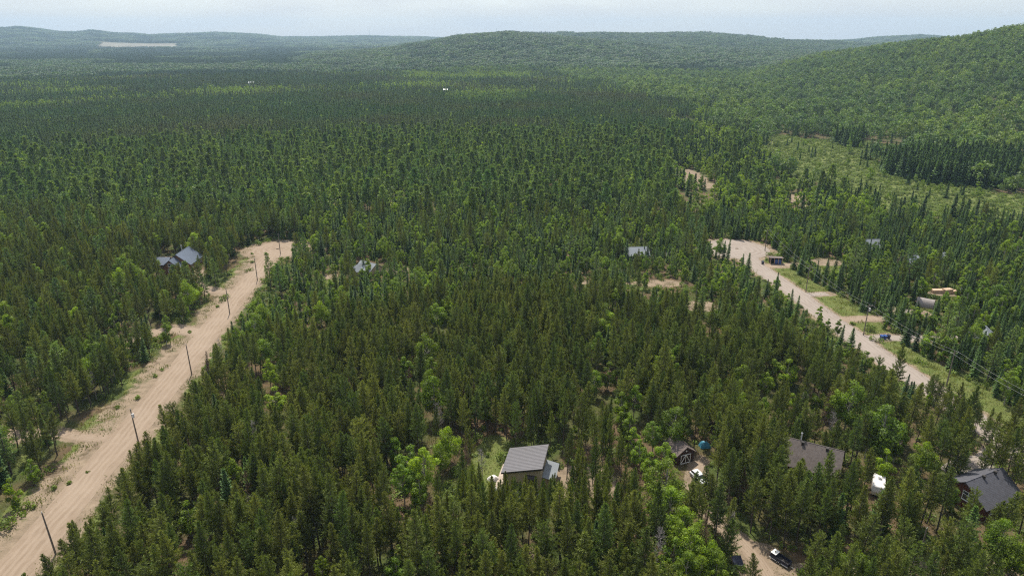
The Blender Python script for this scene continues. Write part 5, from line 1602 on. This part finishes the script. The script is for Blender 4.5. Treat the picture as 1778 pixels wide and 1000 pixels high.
for px, hh, lb in ((642, 78, "tallest thin mast on the blue far ridge"), (533, 40, "short mast on the blue far ridge crest"), (862, 45, "small mast on the crest behind the middle hill")):
    a = math.atan2((px - 889) * math.cos(TILT), FOC)
    d = 7450.0 if px < 800 else 3680.0
    q = (d * math.sin(a), d * math.cos(a)); zz = float(terrain(*q))
    t = thing("radio_mast", lb, "mast", (q[0], q[1], zz), 0, "masts on the far ridges")
    k = .5 if px > 800 else 1.0
    for j in range(3):
        an = j * 2.094
        MB().tube([(1.6 * k * math.cos(an), 1.6 * k * math.sin(an), 0), (.5 * k * math.cos(an), .5 * k * math.sin(an), hh)], .4 * k, 4).build("mast_leg", M['steel'], t)
    for j in range(1, 8):
        rr = (1.6 - 1.1 * j / 8) * k
        MB().tube([(rr * math.cos(an), rr * math.sin(an), hh * j / 8) for an in (0, 2.094, 4.189, 6.283)], .22 * k, 4).build("brace_ring", M['steel'], t)

# ------------------------------------------------------------------ dead trees and bushes
EXTRA = []           # kind, x, y, height scale, variant
for px, py, h, v, kd in ((762, 722, 10, 0, 'dead'), (823, 692, 11, 0, 'brown'), (806, 700, 10, 1, 'brown'), (1103, 650, 9, 1, 'dead'), (838, 800, 9, 1, 'dead'), (1265, 915, 9, 0, 'dead'),
                         (1062, 760, 8, 1, 'brown'), (1445, 735, 9, 1, 'dead'), (712, 655, 8, 1, 'brown'), (160, 665, 8, 1, 'dead'), (1392, 715, 10, 0, 'brown'), (1105, 835, 9, 0, 'brown'), (350, 760, 9, 0, 'brown')):
    q = P(px, py, h * .6)
    EXTRA.append((kd, q[0], q[1], h / PR[kd][v][3], v))
for k_ in range(30):
    px, py = rng.uniform(330, 1500), rng.uniform(560, 960)
    h = rng.uniform(7.5, 12.5)
    q = P(px, py, h * .6)
    if land(q[:1], q[1:2])[2][0] > .5 or any(math.hypot(q[0] - f[0], q[1] - f[1]) < f[2] + 3 for f in FEET):
        continue
    kd = 'dead' if k_ % 3 == 0 else 'brown'
    EXTRA.append((kd, q[0], q[1], h / PR[kd][k_ % 2][3], k_ % 2))
for px, py, s, v in ((878, 795, 1.6, 2), (868, 800, 1.2, 0), (950, 782, 1.6, 2), (970, 775, 1.2, 1), (40, 885, 1.6, 0), (95, 846, 1.2, 1), (12, 912, 1.8, 2), (60, 878, 1.0, 1), (118, 838, 1.1, 3), (80, 820, 1.5, 0),
                     (150, 818, .8, 3), (185, 690, 1.6, 0), (205, 705, 1.2, 3), (240, 690, 1.4, 1), (282, 640, 1.0, 3), (268, 652, 1.2, 1), (385, 520, 1.5, 0), (377, 532, 1.3, 3), (392, 516, 1.2, 2), (432, 470, 1.4, 0),
                     (438, 455, 1.3, 1), (437, 440, 1.2, 3), (450, 424, 1.6, 2), (466, 418, 1.4, 0), (515, 425, 1.6, 0), (524, 432, 1.3, 1), (284, 590, 1.8, 2), (330, 575, 1.2, 3), (130, 965, 1.0, 3), (160, 940, 1.2, 0),
                     (112, 985, 1.4, 1), (205, 880, 1.0, 3), (222, 850, 1.0, 1), (185, 865, .9, 3), (1350, 447, 1.8, 2), (1338, 442, 1.6, 0), (1330, 450, 1.3, 1), (1390, 490, 1.4, 3), (1420, 480, 1.8, 2), (1440, 500, 1.5, 0),
                     (1480, 562, 1.4, 1), (1512, 572, 1.8, 2), (1520, 590, 1.5, 0), (1560, 610, 1.3, 3), (1600, 630, 1.5, 0), (1650, 690, 1.8, 2), (1680, 700, 1.6, 0), (1715, 740, 1.8, 2), (1740, 745, 1.6, 1), (1765, 760, 1.7, 2),
                     (1445, 985, 1.6, 0), (1470, 975, 1.4, 1), (1430, 990, 1.8, 2), (1395, 992, 1.3, 3), (1635, 960, 1.6, 2), (1650, 975, 1.3, 0), (1560, 970, 1.2, 1), (1530, 975, 1.5, 2), (1690, 975, 1.4, 0), (1290, 985, 1.3, 1),
                     (1265, 995, 1.6, 2), (1225, 925, 1.8, 2), (1245, 960, 1.5, 0), (560, 505, 1.6, 2), (572, 515, 1.4, 0), (830, 855, 1.5, 1), (845, 790, 1.2, 3), (800, 975, 1.6, 2), (835, 990, 1.5, 0), (1060, 960, 1.6, 1),
                     (690, 972, 1.8, 2), (1110, 985, 1.7, 2), (1085, 975, 1.4, 0), (1035, 735, 1.5, 2), (1090, 760, 1.8, 2), (1100, 775, 1.6, 0), (1140, 800, 1.5, 1), (720, 850, 1.4, 2), (1770, 985, 1.8, 2), (1745, 970, 1.5, 0)):
    q = P(px, py, .4)
    EXTRA.append(('shrub', q[0], q[1], s * 1.05, v))

# ------------------------------------------------------------------ labels that single out one tree: what it stands beside, and its turn there
ORD = ["closest"] + [w + " closest" for w in ("second third fourth fifth sixth seventh eighth ninth tenth eleventh twelfth thirteenth fourteenth fifteenth sixteenth seventeenth "
       "eighteenth nineteenth twentieth twenty-first twenty-second twenty-third twenty-fourth twenty-fifth").split()]
for px, py, ph in ((762, 740, "the bare grey plantation tree"), (737, 640, "the big plantation broadleaf clump"), (327, 915, "the lone lower-plantation broadleaf"), (1038, 640, "the mid-plantation broadleaf clump"),
                   (1475, 730, "the tall broadleaf pair"), (228, 510, "the round broadleaf clump"), (405, 860, "the pale-tipped plantation spruce"), (1650, 620, "the great white pine")):
    q = P(px, py, 0)
    LAND.append((ph, q[0], q[1]))
LX, LY = np.array([l[1] for l in LAND]), np.array([l[2] for l in LAND])
def place(x, y):
    d = np.hypot(LX - x, (LY - y) * .8)
    j = int(np.argmin(d))
    dx, dy = x - LX[j], y - LY[j]
    rel = ("behind" if dy > 0 else "in front of") if abs(dy) > abs(dx) else ("right of" if dx > 0 else "left of")
    return j, rel, float(d[j])
ITEMS = []
for kd, i in SINGLE:
    ITEMS.append((kd, float(X[i]), float(Y[i]), float(scl[i]), float(scl[i] * wide[i]), float(rot[i]), int(var[i])))
for kd, x, y, s, v in EXTRA:
    ITEMS.append((kd, float(x), float(y), float(s), float(s), float(rng.uniform(0, 6.28)), v))
KIND.update({'dead': ("dead_tree", "bare grey dead tree", "dead tree", "dead trees"), 'brown': ("browned_pine", "browned dying pine", "pine", "browned pines"),
             'shrub': ("leafy_bush", "yellow-green leafy bush", "bush", "leafy bushes")})
turns = {}
for n_, it in enumerate(ITEMS):
    j, rel, d = place(it[1], it[2])
    turns.setdefault((it[0], j, rel), []).append((d, n_))
LABEL = {}
for (kd, j, rel), lst in turns.items():
    for t_, (d, n_) in enumerate(sorted(lst)):
        base = KIND[kd][1]
        if len(lst) == 1:
            LABEL[n_] = "only large %s %s %s" % (base, rel, LAND[j][0]) if kd != 'shrub' else "only %s %s %s" % (base, rel, LAND[j][0])
        elif t_ < len(ORD):
            LABEL[n_] = "%s %s %s, %s to it" % (base, rel, LAND[j][0], ORD[t_])
        else:
            LABEL[n_] = "%s in the closed wood well %s %s" % (base, rel, LAND[j][0])
for n_, (kd, x, y, sz_, sw_, r_, v) in enumerate(ITEMS):
    nm = KIND[kd]
    _, trunk, crown, _h = PR[kd][v]
    o = thing(nm[0], LABEL[n_], nm[2], (x, y, 0), r_, nm[3])
    o.scale = (sw_, sw_, sz_)
    o.rotation_euler = (float(rng.normal(0, .03)), float(rng.normal(0, .03)), r_)
    link("stems" if kd == 'shrub' else "trunk", trunk, o)
    link({'shrub': "foliage", 'dead': "twigs"}.get(kd, "crown"), crown, o)

# ------------------------------------------------------------------ the air: thin summer haze round the whole place
hm, hnt, hout = new_mat("summer_haze")
pv = N(hnt, "ShaderNodeVolumePrincipled", ins={"Color": (0.55, 0.77, 1.0, 1.0), "Density": HAZE, "Anisotropy": 0.2})
hnt.links.new(pv.outputs[0], hout.inputs["Volume"])
hz = MB().box(-10500, 10500, -10500, 10500, -1.0, 300.0).build("haze", hm)
tag(hz, "thin pale blue summer haze over the whole valley", "haze", None, "stuff")
